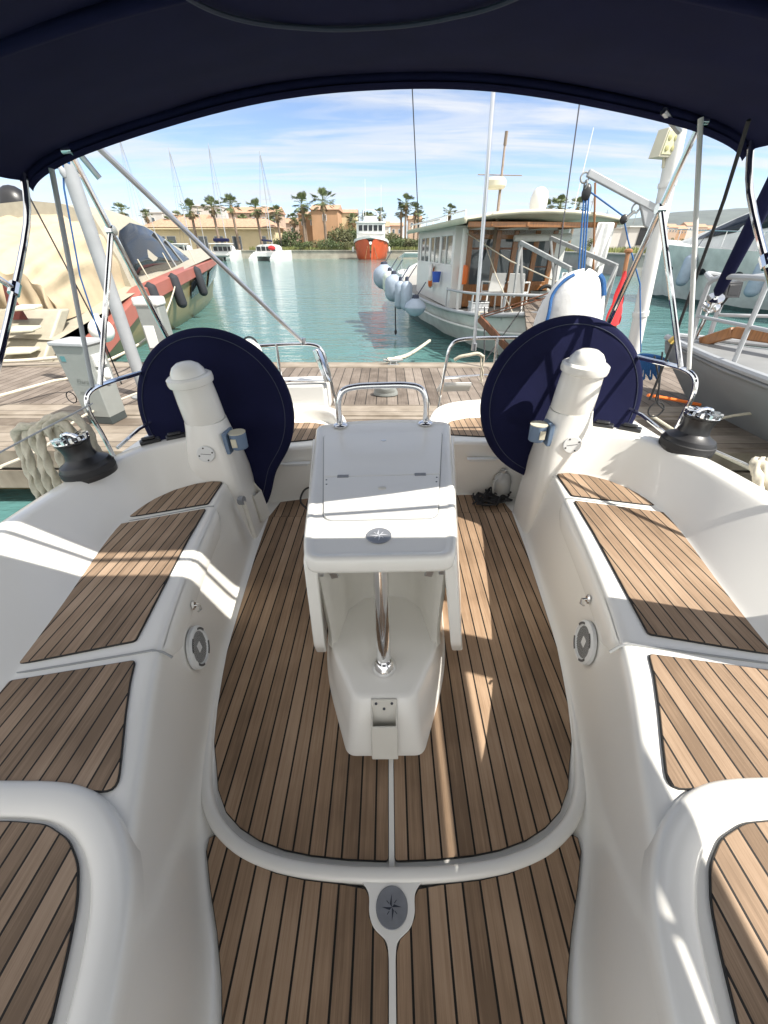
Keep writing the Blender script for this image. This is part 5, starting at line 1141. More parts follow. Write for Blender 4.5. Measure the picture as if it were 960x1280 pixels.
for t in (.58, .70, .84, .44):
    for (ta, hwa, hda, zra), (tb2, hwb, hdb, zrb) in zip(wst, wst[1:]):
        if ta <= t <= tb2: k = (t - ta)/(tb2 - ta); hw, hd, zr = lerp(hwa, hwb, k), lerp(hda, hdb, k), lerp(zra, zrb, k)
    c = wyp(t, -lerp(hw, hd, .55), zr*.60); b = MB(); b.lathe([(.23, -.06), (.23, .03), (.19, .035), (0, .02)], c, 18, (-1, 0, -.15), sx=.62); b.build('porthole', M['glass_dark'], wy)
b = MB(); pts = [wyp(t, -hd*.97, zr + .62) for t, hw, hd, zr in wst[1:]]; b.tube(smooth(pts, 5), .018, 6)
for t, hw, hd, zr in wst[1:]: b.tube([wyp(t, -hd*.96, zr), wyp(t, -hd*.97, zr + .62)], .015, 6)
for i in range(len(wst) - 2):
    t0, _, h0, z0 = wst[i+1]; t1, _, h1, z1 = wst[i+2]; b.tube([wyp((t0 + t1)/2, -(h0 + h1)*.483, (z0 + z1)/2), wyp((t0 + t1)/2, -(h0 + h1)*.486, (z0 + z1)/2 + .62)], .015, 6)
b.build('bow_rail', M['chrome'], wy)
for px, py, yy, lab in ((858, 338, 21.2, 'pale grey fender on the white yacht side, left of the white pole end, further away'), (948, 348, 17.4, 'large blue grey fender on the white yacht side at the right edge')):
    b = MB(); c = at(px, py, y=yy); c.x = min(c.x, c.x) ; fender_mesh(b, c, .26, 1.0, 16, (.05, 0, 1)); f = b.build('hull_fender', M['fender'], None); setp(f, lab, 'fender', 'fenders on the white motor yacht'); b = MB(); b.tube([c + Vector((0, 0, .6)), c + Vector((.3, 0, 1.4))], .014, 5); b.build('fender_line', M['navy_dark'], f)
# ---- grey steel ship whose bow overhangs the dock at right
gs = thing('steel_ship', 'grey steel ship whose bow with tubular pulpit overhangs the dock at the right edge', 'ship', (4.6, 3.5, WZ))
tipd = at(838, 428, y=5.35); ax = Vector((.36, -.93, 0)).normalized(); pe = Vector((-ax.y, ax.x, 0))   # ax: from bow aft, pe: to starboard side seen from us
if pe.x < 0: pe = -pe
def gp(b_, a, z): p = Vector((tipd.x, tipd.y, 0)) + ax*b_ + pe*a; return Vector((p.x, p.y, z))
ZD = tipd.z
gst = [(0, .02, .10), (.5, .05, .42), (1.2, .22, .82), (2.2, .60, 1.25), (3.5, 1.1, 1.65), (5.5, 1.7, 2.0), (9, 2.0, 2.2)]
b = MB(); rows = []
for bb, hw, hd in gst:
    sec = [(hw*.6, -1.3, .95), (hw, WZ, .80), (lerp(hw, hd, .45), lerp(WZ, ZD, .5), .42), (hd, ZD - .10, .03), (hd, ZD, 0)]
    rows.append([gp(bb + d*(1.4 if bb < 2 else 1.4*max(0, 1 - (bb - 2)/3)), -a, z) for a, z, d in sec[::-1]] + [gp(bb + d*(1.4 if bb < 2 else 1.4*max(0, 1 - (bb - 2)/3)), a, z) for a, z, d in sec])
b.grid(rows); b.build('hull', M['grey_hull'], gs, angle=40)
b = MB(); rows = [[gp(bb, -hd*1.03, ZD + .01), gp(bb, -hd*.78, ZD + .03), gp(bb, 0, ZD + .05), gp(bb, hd*.78, ZD + .03), gp(bb, hd*1.03, ZD + .01)] for bb, hw, hd in gst]; b.grid(rows); b.build('deck', M['grey_deck'], gs, solid=.03, angle=60)
b = MB()
for s in (-1, 1): b.tube(smooth([gp(bb, s*hd*1.0, ZD + .07) for bb, hw, hd in gst], 4), .035, 8)
b.build('toe_rail', M['alupaint'], gs)
b = MB()
for s in (-1, 1):
    b.tube(smooth([gp(.35, s*.15, ZD + .05), gp(.30, s*.18, ZD + .55), gp(.45, s*.28, ZD + .74), gp(1.5, s*.85, ZD + .78), gp(3.5, s*1.55, ZD + .78)], 6), .026, 8)
    b.tube(smooth([gp(.33, s*.17, ZD + .35), gp(1.5, s*.87, ZD + .40), gp(3.5, s*1.56, ZD + .40)], 6), .018, 8)
    for bb, aa in ((1.2, .72), (2.3, 1.20), (3.4, 1.54)): b.tube([gp(bb, s*aa, ZD), gp(bb - .05, s*aa, ZD + .78)], .022, 8)
b.tube(smooth([gp(.30, -.18, ZD + .72), gp(.12, 0, ZD + .76), gp(.30, .18, ZD + .72)], 5), .026, 8)
b.build('pulpit_rail', M['alupaint'], gs)
b = MB(); b.beam(gp(.65, .03, ZD + .22), gp(1.9, .05, ZD + .26), .10, .12); b.beam(gp(.65, .03, ZD + .22), gp(.35, .03, ZD + .06), .09, .12); b.build('anchor_beam', M['wood_orange'], gs, bev=.015)
b = MB(); b.slab([gp(1.9, -.03, ZD + .02), gp(2.9, -.03, ZD + .02), gp(2.5, -.03, ZD + .5)], pe*.06); b.box(tuple(gp(1.5, .1, ZD + .04) - Vector((.12, .08, 0))), tuple(gp(1.5, .1, ZD + .10) + Vector((.12, .08, 0)))); b.build('deck_fitting', M['grey_hull'], gs, bev=.01)
fc = at(914, 362, y=5.0); b = MB(); b.obox(fc, (.10, .02, 0), (0, .04, 0), (0, .02, .075)); b.obox(fc + Vector((0, -.045, 0)), (.07, .012, 0), (0, .003, 0), (0, .01, .05)); b.tube([fc + Vector((0, 0, -.07)), fc + Vector((-.02, .05, -.22))], .015, 6); b.build('deck_floodlight', M['black'], gs, bev=.01)
fb = thing('furled_sail', 'dark navy furled sail on a slanting forestay above the grey ship bow', 'sail', tuple(gp(.25, 0, ZD + .1)))
f0, f1 = gp(.28, 0, ZD + .10), at(975, 215, y=4.3); b = MB(); b.tube([f0.lerp(f1, .34), f0.lerp(f1, .37), f0.lerp(f1, .7), f1.lerp(f0, -.3)], [.03, .055, .065, .07], 14); b.build('sail_roll', M['navy'], fb)
b = MB(); b.tube([f0, f0.lerp(f1, .35)], .022, 8); b.lathe([(.05, 0), (.085, .01), (.085, .03), (.04, .04), (.04, .10), (.085, .11), (.085, .13), (0, .14)], f0.lerp(f1, .24), 16, (f1 - f0)); b.build('furler_drum', M['chrome'], fb)
line([at(842, 462, y=5.2), at(880, 480, y=4.9), at(922, 502, y=4.6), at(985, 540, y=4.0)], .016, M['rope'], 'cream mooring line sloping down across the grey bow, highest of the three there')
line([at(775, 545, y=3.5), at(850, 545, y=3.6), at(905, 522, y=3.7), at(985, 512, y=3.6)], .014, M['rope'], 'cream mooring line crossing the grey bow almost level behind the winch')
line([at(815, 520, y=3.4), at(860, 548, y=3.2), at(925, 580, y=2.9), at(965, 600, y=2.6)], .013, M['rope'], 'cream mooring line dropping past the winch to the rope bundle at right')
line([at(810, 494, y=3.9), at(845, 500, y=4.0), at(875, 506, y=4.1)], .016, M['orange'], 'short orange rope lying on the dock behind the starboard rail', 'orange_rope')
line([at(785, 452, y=5.4), at(800, 444, y=5.3), at(822, 446, y=5.2), at(834, 452, y=5.2)], .02, M['rope_blue'], 'blue rope hanks hanging from the davit beside the starboard wheel', 'blue_rope')
b = MB()
for k in range(9): x0 = 797 + 3*k; b.tube(smooth([at(x0, 446, y=5.2), at(x0 - 2, 458 + (k % 3)*4, y=5.2), at(x0 + 2, 464 + (k % 3)*5, y=5.2), at(x0 + 3, 448, y=5.2)], 4), .012, 6)
o = b.build('blue_rope', M['rope_blue'], None); setp(o, 'tangle of blue rope loops beside the edge of the sunlit wheel cover', 'rope')
b = MB(); b.tube(arc(at(820, 512, y=3.1), .06, 0, 360, 20, 'xz'), .006, 6); b.tube(smooth([at(818, 445, y=3.0), at(824, 480, y=3.0), at(820, 500, y=3.0), at(830, 512, y=3.0)], 5), .006, 6); b.tube([at(828, 440, y=3.0), at(822, 505, y=3.0)], .006, 6); o = b.build('black_cable', M['blackline'], None); setp(o, 'thin black cables hanging in loops beside the starboard wheel cover', 'cable')
# ================================================================== FAR SHORE
def palm_proto(seed, crown_r=1.75, nf=34):
    rn = random.Random(seed)
    tb = MB(); H = 1.0
    lean = (rn.uniform(-.05, .05), rn.uniform(-.05, .05))
    tb.lathe([(.26, 0), (.20, .06), (.175, .3), (.165, .6), (.16, .9), (.20, .96), (.12, 1.0)], (0, 0, 0), 9)
    cb = MB()
    for k in range(nf):
        el = rn.uniform(-.55, 1.5); a = rn.uniform(0, 6.283); L_ = crown_r*rn.uniform(.75, 1.0)*(1 - .12*abs(el - .4))
        d = Vector((math.cos(a)*math.cos(el), math.sin(a)*math.cos(el), math.sin(el))); side_ = Vector((-math.sin(a), math.cos(a), 0)); up = side_.cross(d)*-1
        p0 = d*.15; hub = d*L_*.52; cb.slab([p0 - side_*.03, p0 + side_*.03, hub + side_*.02, hub - side_*.02], up*.015)
        nb = 9
        for j in range(nb):
            t = (j/(nb - 1) - .5)*2.3; dd = (d*math.cos(t) + side_*math.sin(t)); w = .055
            tip = hub + dd*L_*.50*(1 - .18*abs(t)) + Vector((0, 0, -.13*L_*rn.uniform(.4, 1.1))); mid = hub + dd*L_*.30 + Vector((0, 0, -.03)); n_ = dd.cross(up).normalized()*w
            cb.add([hub, mid - n_, tip, mid + n_], [(0, 1, 2, 3)])
    sk = MB()
    for k in range(30):
        a = rn.uniform(0, 6.283); z = rn.uniform(-.1, .15); L_ = rn.uniform(.6, 1.2); d = Vector((math.cos(a), math.sin(a), 0)); sd = Vector((-d.y, d.x, 0))*.10
        p = d*.15 + Vector((0, 0, z)); q = d*(.38 + .2*rn.random()) + Vector((0, 0, z - L_)); sk.add([p - sd*.4, p + sd*.4, q + sd, q - sd], [(0, 1, 2, 3)])
    return tb, cb, sk
PALMS = []
for sd in range(4):
    tb, cb, sk = palm_proto(sd + 11)
    def mk(bm_, nm, mm):
        me = bpy.data.meshes.new(nm); me.from_pydata([tuple(v) for v in bm_.v], [], bm_.f); me.materials.append(mm)
        me.polygons.foreach_set('use_smooth', [nm == 'trunk']*len(me.polygons)); return me
    PALMS.append((mk(tb, 'trunk', M['trunk']), mk(cb, 'crown', M['frond']), mk(sk, 'dry_skirt', M['frond_dry'])))
plist = [(150,263,128,1),(181,267,134,.8),(237,261,126,1.1),(212,274,138,.8),(221,270,150,.8),(265,257,125,1),(290,254,127,1),(305,274,150,.75),(321,259,126,1),(347,265,130,.95),(338,277,146,.75),(365,272,138,.7),(377,253,125,1),(404,250,126,1.1),(381,268,140,.8),(388,274,146,.8),(366,276,150,.7),(441,274,150,.8),(456,271,150,.8),(463,270,152,.8),(476,266,136,.85),(508,252,135,1.0),(518,261,138,.9),(502,262,136,.9),(523,270,150,.8),(561,262,132,.9),(680,260,120,.9),(703,255,112,1.0),(722,256,108,.9)]
ordn = ['first','second','third','fourth','fifth','sixth','seventh','eighth','ninth','tenth','eleventh','twelfth','thirteenth','fourteenth','fifteenth','sixteenth','seventeenth','eighteenth','nineteenth','twentieth','twenty-first','twenty-second','twenty-third','twenty-fourth','twenty-fifth','twenty-sixth']
order = sorted(range(len(plist)), key=lambda i: plist[i][0])
right3 = {680: 'fan palm behind the trawler roof, leftmost of the three on the right', 703: 'fan palm behind the trawler roof, middle of the three on the right', 722: 'fan palm at the right end of the trawler roof, rightmost of three'}
near_what = lambda px: 'by the yellow building' if px < 345 else 'in front of the orange house' if px < 430 else 'behind the red boat' if px < 490 else 'between the red boat and the trawler'
for rank, i in enumerate(order):
    px, py, yy, s_ = plist[i]; c = at(px, py, y=yy); h = c.z - LANDZ - .4
    lab = right3.get(px) or f'{ordn[rank]} fan palm from the left, {near_what(px)}'
    t = thing('palm_tree', lab, 'palm tree', (c.x, yy, LANDZ), random.uniform(0, 6.28), 'fan palms along the far shore', local=True); s_ *= 1.6
    t.rotation_euler = (R(random.uniform(-2.5, 2.5)), R(random.uniform(-2.5, 2.5)), t.rotation_euler.z); cs_ = s_*random.uniform(1.0, 1.35); tr_, cr_, sk_ = PALMS[i % 4]
    o = bpy.data.objects.new('trunk', tr_); COL.objects.link(o); o.parent = t; o.scale = (s_*1.15, s_*1.15, h)
    o = bpy.data.objects.new('crown', cr_); COL.objects.link(o); o.parent = t; o.location = (0, 0, h); o.scale = (cs_, cs_, cs_)
    o = bpy.data.objects.new('dry_skirt', sk_); COL.objects.link(o); o.parent = t; o.location = (0, 0, h - .1); o.scale = (s_, s_, s_)
# shrubs
def shrub_mesh(seed, n, mm):
    rn = random.Random(seed); b = MB(); cl = [(rn.uniform(-.7, .7), rn.uniform(-.5, .5), rn.uniform(.25, .78), rn.uniform(.22, .42)) for _ in range(11)]
    for k in range(n):
        x, y, z, r = rn.choice(cl); v = Vector((rn.gauss(0, 1), rn.gauss(0, 1), rn.gauss(0, 1))).normalized()*r*rn.uniform(.6, 1.08)
        p = Vector((x, y, z)) + v; p.z = max(.02, p.z); a = Vector((rn.gauss(0, 1), rn.gauss(0, 1), rn.gauss(0, 1))).normalized(); c = a.cross(Vector((rn.gauss(0, 1), rn.gauss(0, 1), .4))).normalized(); s = rn.uniform(.035, .075)
        b.add([p - a*s, p + c*s*.6, p + a*s, p - c*s*.6], [(0, 1, 2, 3)])
    me = bpy.data.meshes.new('foliage'); me.from_pydata([tuple(v) for v in b.v], [], b.f); me.materials.append(mm); return me
def stem_mesh():
    b = MB(); b.tube([(0, 0, 0), (.03, 0, .3), (.2, .1, .6)], [.05, .04, .02], 6); b.tube([(.02, 0, .2), (-.2, -.05, .6)], [.04, .015], 6); me = bpy.data.meshes.new('stem'); me.from_pydata([tuple(v) for v in b.v], [], b.f); me.materials.append(M['bark']); return me
SH = [shrub_mesh(5, 1500, M['leaf']), shrub_mesh(6, 1500, M['leaf2']), shrub_mesh(8, 1500, M['leaf'])]; STEM = stem_mesh()
slist = [(205,304,124,5,2.4,0),(365,292,126,5,4.5,0),(378,300,123,6,2.0,0),(350,300,130,5,3.0,2),(395,300,124,5,2.2,1),(410,296,122,5,2.5,0),(424,290,132,7,5.0,1),(436,285,136,6,6.0,2),(448,288,134,6,5.0,0),(424,302,122,5,1.8,0),(440,302,121.5,5,2.0,1),(455,301,123,4,2.0,2),(484,292,128,5,4.0,1),(492,300,124,6,2.6,0),(500,296,130,6,3.5,2),(512,299,126,6,2.8,1),(524,300,124,5,2.6,0),(536,298,126,5,2.6,1),(330,296,140,5,4.0,0)]
for k, (px, py, yy, w, h, kind) in enumerate(sorted(slist)):
    c = at(px, 309, y=yy); wh = 'in front of the yellow building' if px < 340 else 'under the palms by the orange house' if px < 430 else 'left of the red boat' if px < 460 else 'between the red boat and the trawler'
    same = [q for q in sorted(slist) if ('in front of the yellow building' if q[0] < 340 else 'under the palms by the orange house' if q[0] < 430 else 'left of the red boat' if q[0] < 460 else 'between the red boat and the trawler') == wh]
    t = thing('shrub', f'{["dark green", "olive green", "mid green"][kind]} shrub {wh}, {ordn[same.index((px, py, yy, w, h, kind))]} from the left', 'shrub', (c.x, yy, LANDZ - .05), k*1.3, 'shrubs along the far quay', local=True)
    for me, nm in ((SH[kind], 'foliage'), (STEM, 'stem')):
        o = bpy.data.objects.new(nm, me); COL.objects.link(o); o.parent = t; o.scale = (w*.62, w*.62, h)
# grass and hedge strip along the quays
rn = random.Random(2); b = MB()
def tuft(x, y, z, h, w): 
    a = rn.uniform(0, 6.28); d = Vector((math.cos(a), math.sin(a), 0))*w; l = Vector((rn.uniform(-.3, .3), rn.uniform(-.3, .3), 1))*h; p = Vector((x, y, z)); b.add([p - d, p + d, p + l], [(0, 1, 2)])
for k in range(9000): x = rn.uniform(-36, 28); y = 120.5 + rn.random()**2*12; tuft(x, y, LANDZ - .03, rn.uniform(.3, 1.1), rn.uniform(.08, .2))
for k in range(16000):
    f = rn.random()**1.5; x = rn.uniform(24, 110); y = lerp(47, 95, f) if x > 31 else lerp(80, 118, f); tuft(max(x, 30.5), y, LANDZ - .03, rn.uniform(.25, .9), rn.uniform(.08, .22))
o = b.build('grass', M['grass'], None, flat=True); setp(o, 'dry green grass strip along the top of the quays', kind='stuff'); 
o['category'] = 'grass'
# buildings
def window(parent, c, w, h, m=M['glass'], fr=M['white'], d=.12):
    b = MB(); b.box((c[0] - w/2, c[1] - d, c[2]), (c[0] + w/2, c[1] + .02, c[2] + h)); f = b.build('window', fr, parent)
    b = MB(); b.box((c[0] - w/2 + .12, c[1] - d - .02, c[2] + .1), (c[0] + w/2 - .12, c[1] - d + .01, c[2] + h - .1)); b.build('pane', m, f)
def gable(parent, x0, x1, y0, y1, z, h, m=M['tile'], ov=.4, hip=0):
    b = MB(); ym = (y0 + y1)/2
    v = [(x0 - ov, y0 - ov, z), (x1 + ov, y0 - ov, z), (x1 + ov, y1 + ov, z), (x0 - ov, y1 + ov, z), (x0 - ov + hip, ym, z + h), (x1 + ov - hip, ym, z + h)]
    b.add(v, [(0, 1, 5, 4), (2, 3, 4, 5), (1, 2, 5), (3, 0, 4), (3, 2, 1, 0)]); return b.build('roof', m, parent, flat=True)
def pxx(px, yy): return at(px, 305, y=yy).x
Yb = 132; g0 = LANDZ - .05
t = thing('shop_building', 'long pale yellow quayside building with clay tile roof and glazed shopfronts', 'building', (pxx(270, Yb), Yb, g0))
x0, x1 = pxx(184, Yb), pxx(345, Yb); zt = at(270, 284, y=Yb).z
b = MB(); b.box((x0, Yb, g0), (x1, Yb + 12, zt)); b.build('wall', M['wall_yellow'], t); gable(t, x0, x1, Yb, Yb + 12, zt, 2.2, ov=.8, hip=4)
for i, px in enumerate((203, 216, 255, 275, 297, 330)):
    xx = pxx(px, Yb); window(t, (xx, Yb, g0 + .2), 2.6 if px < 320 else 1.8, 3.2, M['glass'])
b = MB(); b.box((x0 - .5, Yb - 1.6, zt - .5), (x1, Yb, zt - .25)); b.build('awning', M['wall_yellow'], t)
def house(px0, px1, ytop, yy, wm, lab, rows_=1, roof=True, dep=10, rh=1.8, name='house', nw=3):
    x0, x1 = pxx(px0, yy), pxx(px1, yy); zt = at((px0 + px1)/2, ytop, y=yy).z
    t = thing(name, lab, 'house', ((x0 + x1)/2, yy, g0)); b = MB(); b.box((x0, yy, g0), (x1, yy + dep, zt)); b.build('wall', M[wm], t)
    if roof: gable(t, x0, x1, yy, yy + dep, zt, rh)
    else: b = MB(); b.box((x0 - .2, yy - .2, zt), (x1 + .2, yy + dep, zt + .3)); b.build('roof', M[wm], t)
    for r in range(rows_):
        for k in range(nw): window(t, (lerp(x0, x1, (k + .5)/nw), yy, zt - 2.6 - 3.0*r), 1.1, 1.5)
    return t
house(188, 212, 266, 148, 'wall_white', 'plain white block of a house rising above the left end of the tiled roof', roof=False, nw=1)
house(216, 260, 276, 146, 'wall_orange', 'orange house with tiled roof right of the plain white block, behind the yellow building')
house(248, 282, 258, 156, 'wall_white', 'white house with terrace, tallest behind the yellow building', roof=False, nw=2)
house(292, 352, 266, 152, 'wall_pink', 'wide pink house with tiled roof behind the right half of the yellow building', nw=5)
house(345, 376, 279, 170, 'wall_pink', 'small pinkish house between the wide pink house and the orange gabled house', nw=2)
t = house(392, 424, 262, 140, 'wall_orange', 'plain orange gabled house among the palms left of the red boat', nw=1, rh=1.6, dep=14)
house(376, 398, 268, 143, 'wall_orange', 'lower orange wing left of the gabled house, partly behind palms', nw=2, rh=1.0)
house(420, 446, 266, 152, 'wall_yellow', 'yellow house with low roof right of the orange gabled house', nw=2, rh=1.2)
house(472, 486, 283, 185, 'wall_white', 'small white house right behind the red boat', nw=1)
house(488, 503, 282, 190, 'wall_pink', 'small pink house left of the palm cluster between the red boat and the trawler', nw=2, rh=1.2)
house(510, 526, 274, 195, 'wall_pink', 'pink house behind the palm cluster left of the trawler', nw=2, rh=1.4)
t = thing('quay_shed', 'low white shed with black and white panels on the grass at right', 'shed', tuple(at(800, 300, y=95)))
a0, a1 = at(788, 284, y=95), at(820, 298, y=95); b = MB(); b.box((a0.x, 95, LANDZ), (a1.x, 98, a0.z)); b.build('wall', M['wall_white'], t)
b = MB(); b.box((lerp(a0.x, a1.x, .35), 94.9, LANDZ + 1), (lerp(a0.x, a1.x, .6), 94.97, a0.z - .1)); b.build('dark_panel', M['black'], t)
b = MB(); b.box((a0.x - .3, 94.7, a0.z), (a1.x + .3, 98.3, a0.z + .2)); b.build('roof', M['white'], t)
t = thing('quay_shed', 'long low white wall building left of the paneled shed on the grass', 'shed', tuple(at(765, 298, y=120)))
a0, a1 = at(754, 286, y=120), at(776, 298, y=120); b = MB(); b.box((a0.x, 120, LANDZ), (a1.x, 124, a0.z)); b.build('wall', M['wall_white'], t); b = MB(); b.box((a0.x - .3, 119.7, a0.z), (a1.x + .3, 124.3, a0.z + .25)); b.build('roof', M['conc'], t); window(t, (lerp(a0.x, a1.x, .3), 120, LANDZ + .6), 1.6, 1.2)
rn = random.Random(9)
for k, px in enumerate((822, 834, 846, 858, 870, 884, 748, 905)):
    yy = 420 + 22*k; x0, x1 = pxx(px - 7, yy), pxx(px + 7, yy); zt = at(px, 281 + (k % 3)*2 - 2, y=yy).z
    t = thing('house', f'tiny {["pale", "pinkish", "ochre"][k % 3]} house far away below the hills, {"left of the davit post" if px < 760 else ordn[sorted([822,834,846,858,870,884,905]).index(px)] + " from the left in that row"}', 'house', ((x0 + x1)/2, yy, g0), 0, 'far houses below the hills')
    b = MB(); b.box((x0, yy, g0), (x1, yy + 14, zt - 2)); b.build('wall', M[['wall_white', 'wall_pink', 'wall_orange'][k % 3]], t); gable(t, x0, x1, yy, yy + 14, zt - 2, 3)
    for q in range(4): window(t, (lerp(x0, x1, (q + .5)/4), yy, zt - 5.5), 1.2, 1.8)
# low trees in front of those houses
for k, px in enumerate((755, 772, 790, 808, 828, 850)):
    yy = 150 + 12*k; c = at(px, 300, y=yy)
    t = thing('shrub', f'bushy green tree in the hedge line below the hills at right, {ordn[k]} from the left', 'shrub', (c.x, yy, LANDZ - .1), k, 'trees in the hedge line at right', local=True)
    for me, nm in ((SH[k % 3], 'foliage'), (STEM, 'stem')): o = bpy.data.objects.new(nm, me); COL.objects.link(o); o.parent = t; o.scale = (6, 4, 3.2 + (k % 2))
# quay lamps
for k, (px, py, yy) in enumerate(((246, 258, 124), (331, 259, 124), (186, 262, 124))):
    c = at(px, py, y=yy); t = thing('lamp_post', f'thin quay lamp post among the palms, {ordn[[186,246,331].index(px)]} from the left', 'lamp post', (c.x, yy, LANDZ), 0, 'quay lamp posts'); b = MB(); b.tube([(c.x, yy, LANDZ), (c.x, yy, c.z)], .07, 6); b.build('pole', M['alupaint'], t); b = MB(); b.lathe([(.1, 0), (.9, .12), (.9, .22), (0, .35)], (c.x, yy, c.z), 12); b.build('lamp_head', M['white'], t)
for k, (px, py) in enumerate(((448, 262), (453, 262), (534, 268), (742, 248), (797, 262), (760, 262))):
    c = at(px, py, y=150); t = thing('utility_pole', f'thin distant utility pole against the sky, {ordn[[448,453,534,742,760,797].index(px)]} from the left', 'pole', (c.x, 150, LANDZ), 0, 'distant utility poles'); b = MB(); b.tube([(c.x, 150, LANDZ), (c.x, 150, c.z)], .10, 6); b.build('pole', M['docksteel'], t); b = MB(); b.box((c.x - .6, 149.9, c.z - .9), (c.x + .6, 150.1, c.z - .75)); b.build('crossarm', M['docksteel'], t)
# red and white boat
c = at(460, 327, z=WZ); rb = thing('workboat', 'orange red workboat with white wheelhouse moored bow-on at the far quay', 'boat', (c.x, 108, WZ), 0, local=True)
W = 108/480*.90
b = MB(); rows = []
for y, hw, hd, zr in ((0, .05, .3, 4.6), (.6, 1.2, 2.4, 4.3), (2, 2.6, 3.6, 4.0), (5, 3.6, 4.1, 3.6), (9, 3.7, 4.1, 3.5)):
    sec = [(hw*.8, -.5), (hw, 0), (lerp(hw, hd, .5), zr*.45), (hd, zr - .4)]; rows.append([Vector((-a, y, z)) for a, z in sec[::-1]] + [Vector((a, y, z)) for a, z in sec])
b.grid(rows); b.build('hull', M['orange_hull'], rb, sub=1, angle=60)
b = MB(); rows = []
for y, hd, zr in ((0, .35, 4.6), (.6, 2.5, 4.3), (2, 3.7, 4.0), (5, 4.2, 3.6), (9, 4.2, 3.5)): rows.append([Vector((-hd, y, zr - .45)), Vector((-hd - .05, y, zr)), Vector((-hd + .15, y, zr)), Vector((-hd + .15, y, zr - .4)), Vector((hd - .15, y, zr - .4)), Vector((hd - .15, y, zr)), Vector((hd + .05, y, zr)), Vector((hd, y, zr - .45))])
b.grid(rows); b.build('bulwark', M['white'], rb)
b = MB(); b.box((-3.3, 2.6, 3.2), (3.3, 9, 5.0)); b.prism([(-3.3, 2.6), (-2.6, 2.2), (2.6, 2.2), (3.3, 2.6), (3.3, 8), (-3.3, 8)], 5.0, 7.0); b.prism([(-3.5, 2.5), (-2.7, 1.9), (2.7, 1.9), (3.5, 2.5), (3.5, 8.2), (-3.5, 8.2)], 7.0, 7.25); b.box((-1.4, 3, 7.25), (1.4, 6, 8.3)); b.build('wheelhouse', M['white'], rb, bev=.05)
for k in range(5): b = MB(); b.box((-2.75 + k*1.15, 2.13, 5.55), (-1.9 + k*1.15, 2.22, 6.6)); b.build('window', M['glass_dark'], rb)
b = MB(); b.tube(smooth([(-1.6, 3, 8.3), (-1.4, 3, 9.3), (1.0, 3, 9.3), (1.8, 3, 8.3)], 4), .09, 6); b.tube([(-1.2, 5, 8), (-1.2, 5, 15)], .05, 5); b.tube([(2.4, 5, 7), (2.4, 5, 14)], .05, 5); b.build('mast_frame', M['white'], rb)
b = MB()
for x0, x1 in ((-.9, -1.3), (.9, 1.6)): b.beam((x0*.5, .35, 3.6), (x1, -.15, .1), .12, .12)
b.build('bow_strips', M['wood_orange'], rb)
b = MB(); b.lathe([(.0, -.06), (.32, -.05), (.32, .05), (0, .06)], (-.0, .1, 3.2), 10, (0, -1, .2)); b.build('bow_badge', M['white'], rb)
for s in (-1, 1):
    b = MB(); fender_mesh(b, Vector((s*4.3, 4, 2.0)), .28, .8, 10); b.build('side_fender', M['white'], rb)
# catamarans and motorboats on the left of the far quay
def cat_boat(px, yy, rz, mast, lab, w=5.6, hard=True, extra=None):
    c = at(px, 325, y=yy); t = thing('catamaran', lab, 'catamaran', (c.x, yy, WZ), rz, 'catamarans at the far quay', local=True)
    b = MB()
    for s in (-1, 1):
        rows = []
        for y, hw, zt in ((-5.2, .5, .45), (-4.8, .62, .5), (-3.2, .7, 1.15), (-1, .75, 1.7), (3, .7, 1.75), (5.2, .3, 1.8), (5.7, .04, 1.8)): rows.append([Vector((s*w*.38 + a*hw, y, z)) for a, z in ((-.8, -.3), (-1, .3), (-.95, zt), (-.6, zt + .04), (.6, zt + .04), (.95, zt), (1, .3), (.8, -.3))])
        b.grid(rows); b.cap(rows[0])
    b.build('hull', M['white'], t, angle=50)
    b = MB(); b.box((-w*.40, -3.6, .75), (w*.40, 3.2, 1.55)); b.build('bridge_deck', M['white'], t, bev=.1)
    b = MB(); rows = []
    for y, ww, h in ((-2.2, .36, 2.75), (-1, .37, 2.85), (1, .34, 2.75), (2.4, .26, 2.2), (3.0, .2, 1.6)): rows.append([Vector((a*w*ww, y, 1.5 + (h - 1.5)*f)) for a, f in ((-1.08, 0), (-1, .75), (-.8, 1), (0, 1.06), (.8, 1), (1, .75), (1.08, 0))])
    b.grid(rows); b.cap(rows[0]); b.build('cabin', M['white'], t, angle=50)
    for k in range(4): b = MB(); b.box((-w*.34 + k*w*.175, -2.28, 1.75), (-w*.34 + (k + .8)*w*.175, -2.19, 2.5)); b.build('window', M['glass_dark'], t)
    if hard:
        b = MB(); b.box((-w*.40, -4.4, 2.95), (w*.40, -1.4, 3.1))
        for s in (-1, 1): b.box((s*w*.36 - .06, -4.2, 1.2), (s*w*.36 + .06, -4.08, 2.95))
        b.build('hardtop', M['white'], t, bev=.04)
    if mast:
        tp = at(*mast, y=yy); L_ = tp.z - WZ - 1.5; b = MB(); b.tube([(0, 1.2, 1.6), (0, 1.2, 1.6 + L_)], [.12, .08], 8); b.tube([(-.9, 1.2, 1.6 + L_*.55), (.9, 1.2, 1.6 + L_*.55)], .03, 5); m_ = b.build('mast', M['alupaint'], t)
        b = MB()
        for p in ((-w*.42, .5, 1.7), (w*.42, .5, 1.7), (0, 5.2, 1.8)): b.tube([p, (0, 1.2, 1.4 + L_)], .02, 4)
        b.build('rigging', M['wire'], m_)
        b = MB(); b.tube([(0, 1.1, 3.5), (0, -3.6, 3.6)], .16, 8); b.build('boom', M['white_cloth' if hard else 'navy'], t)
    if extra: extra(t)
    return t
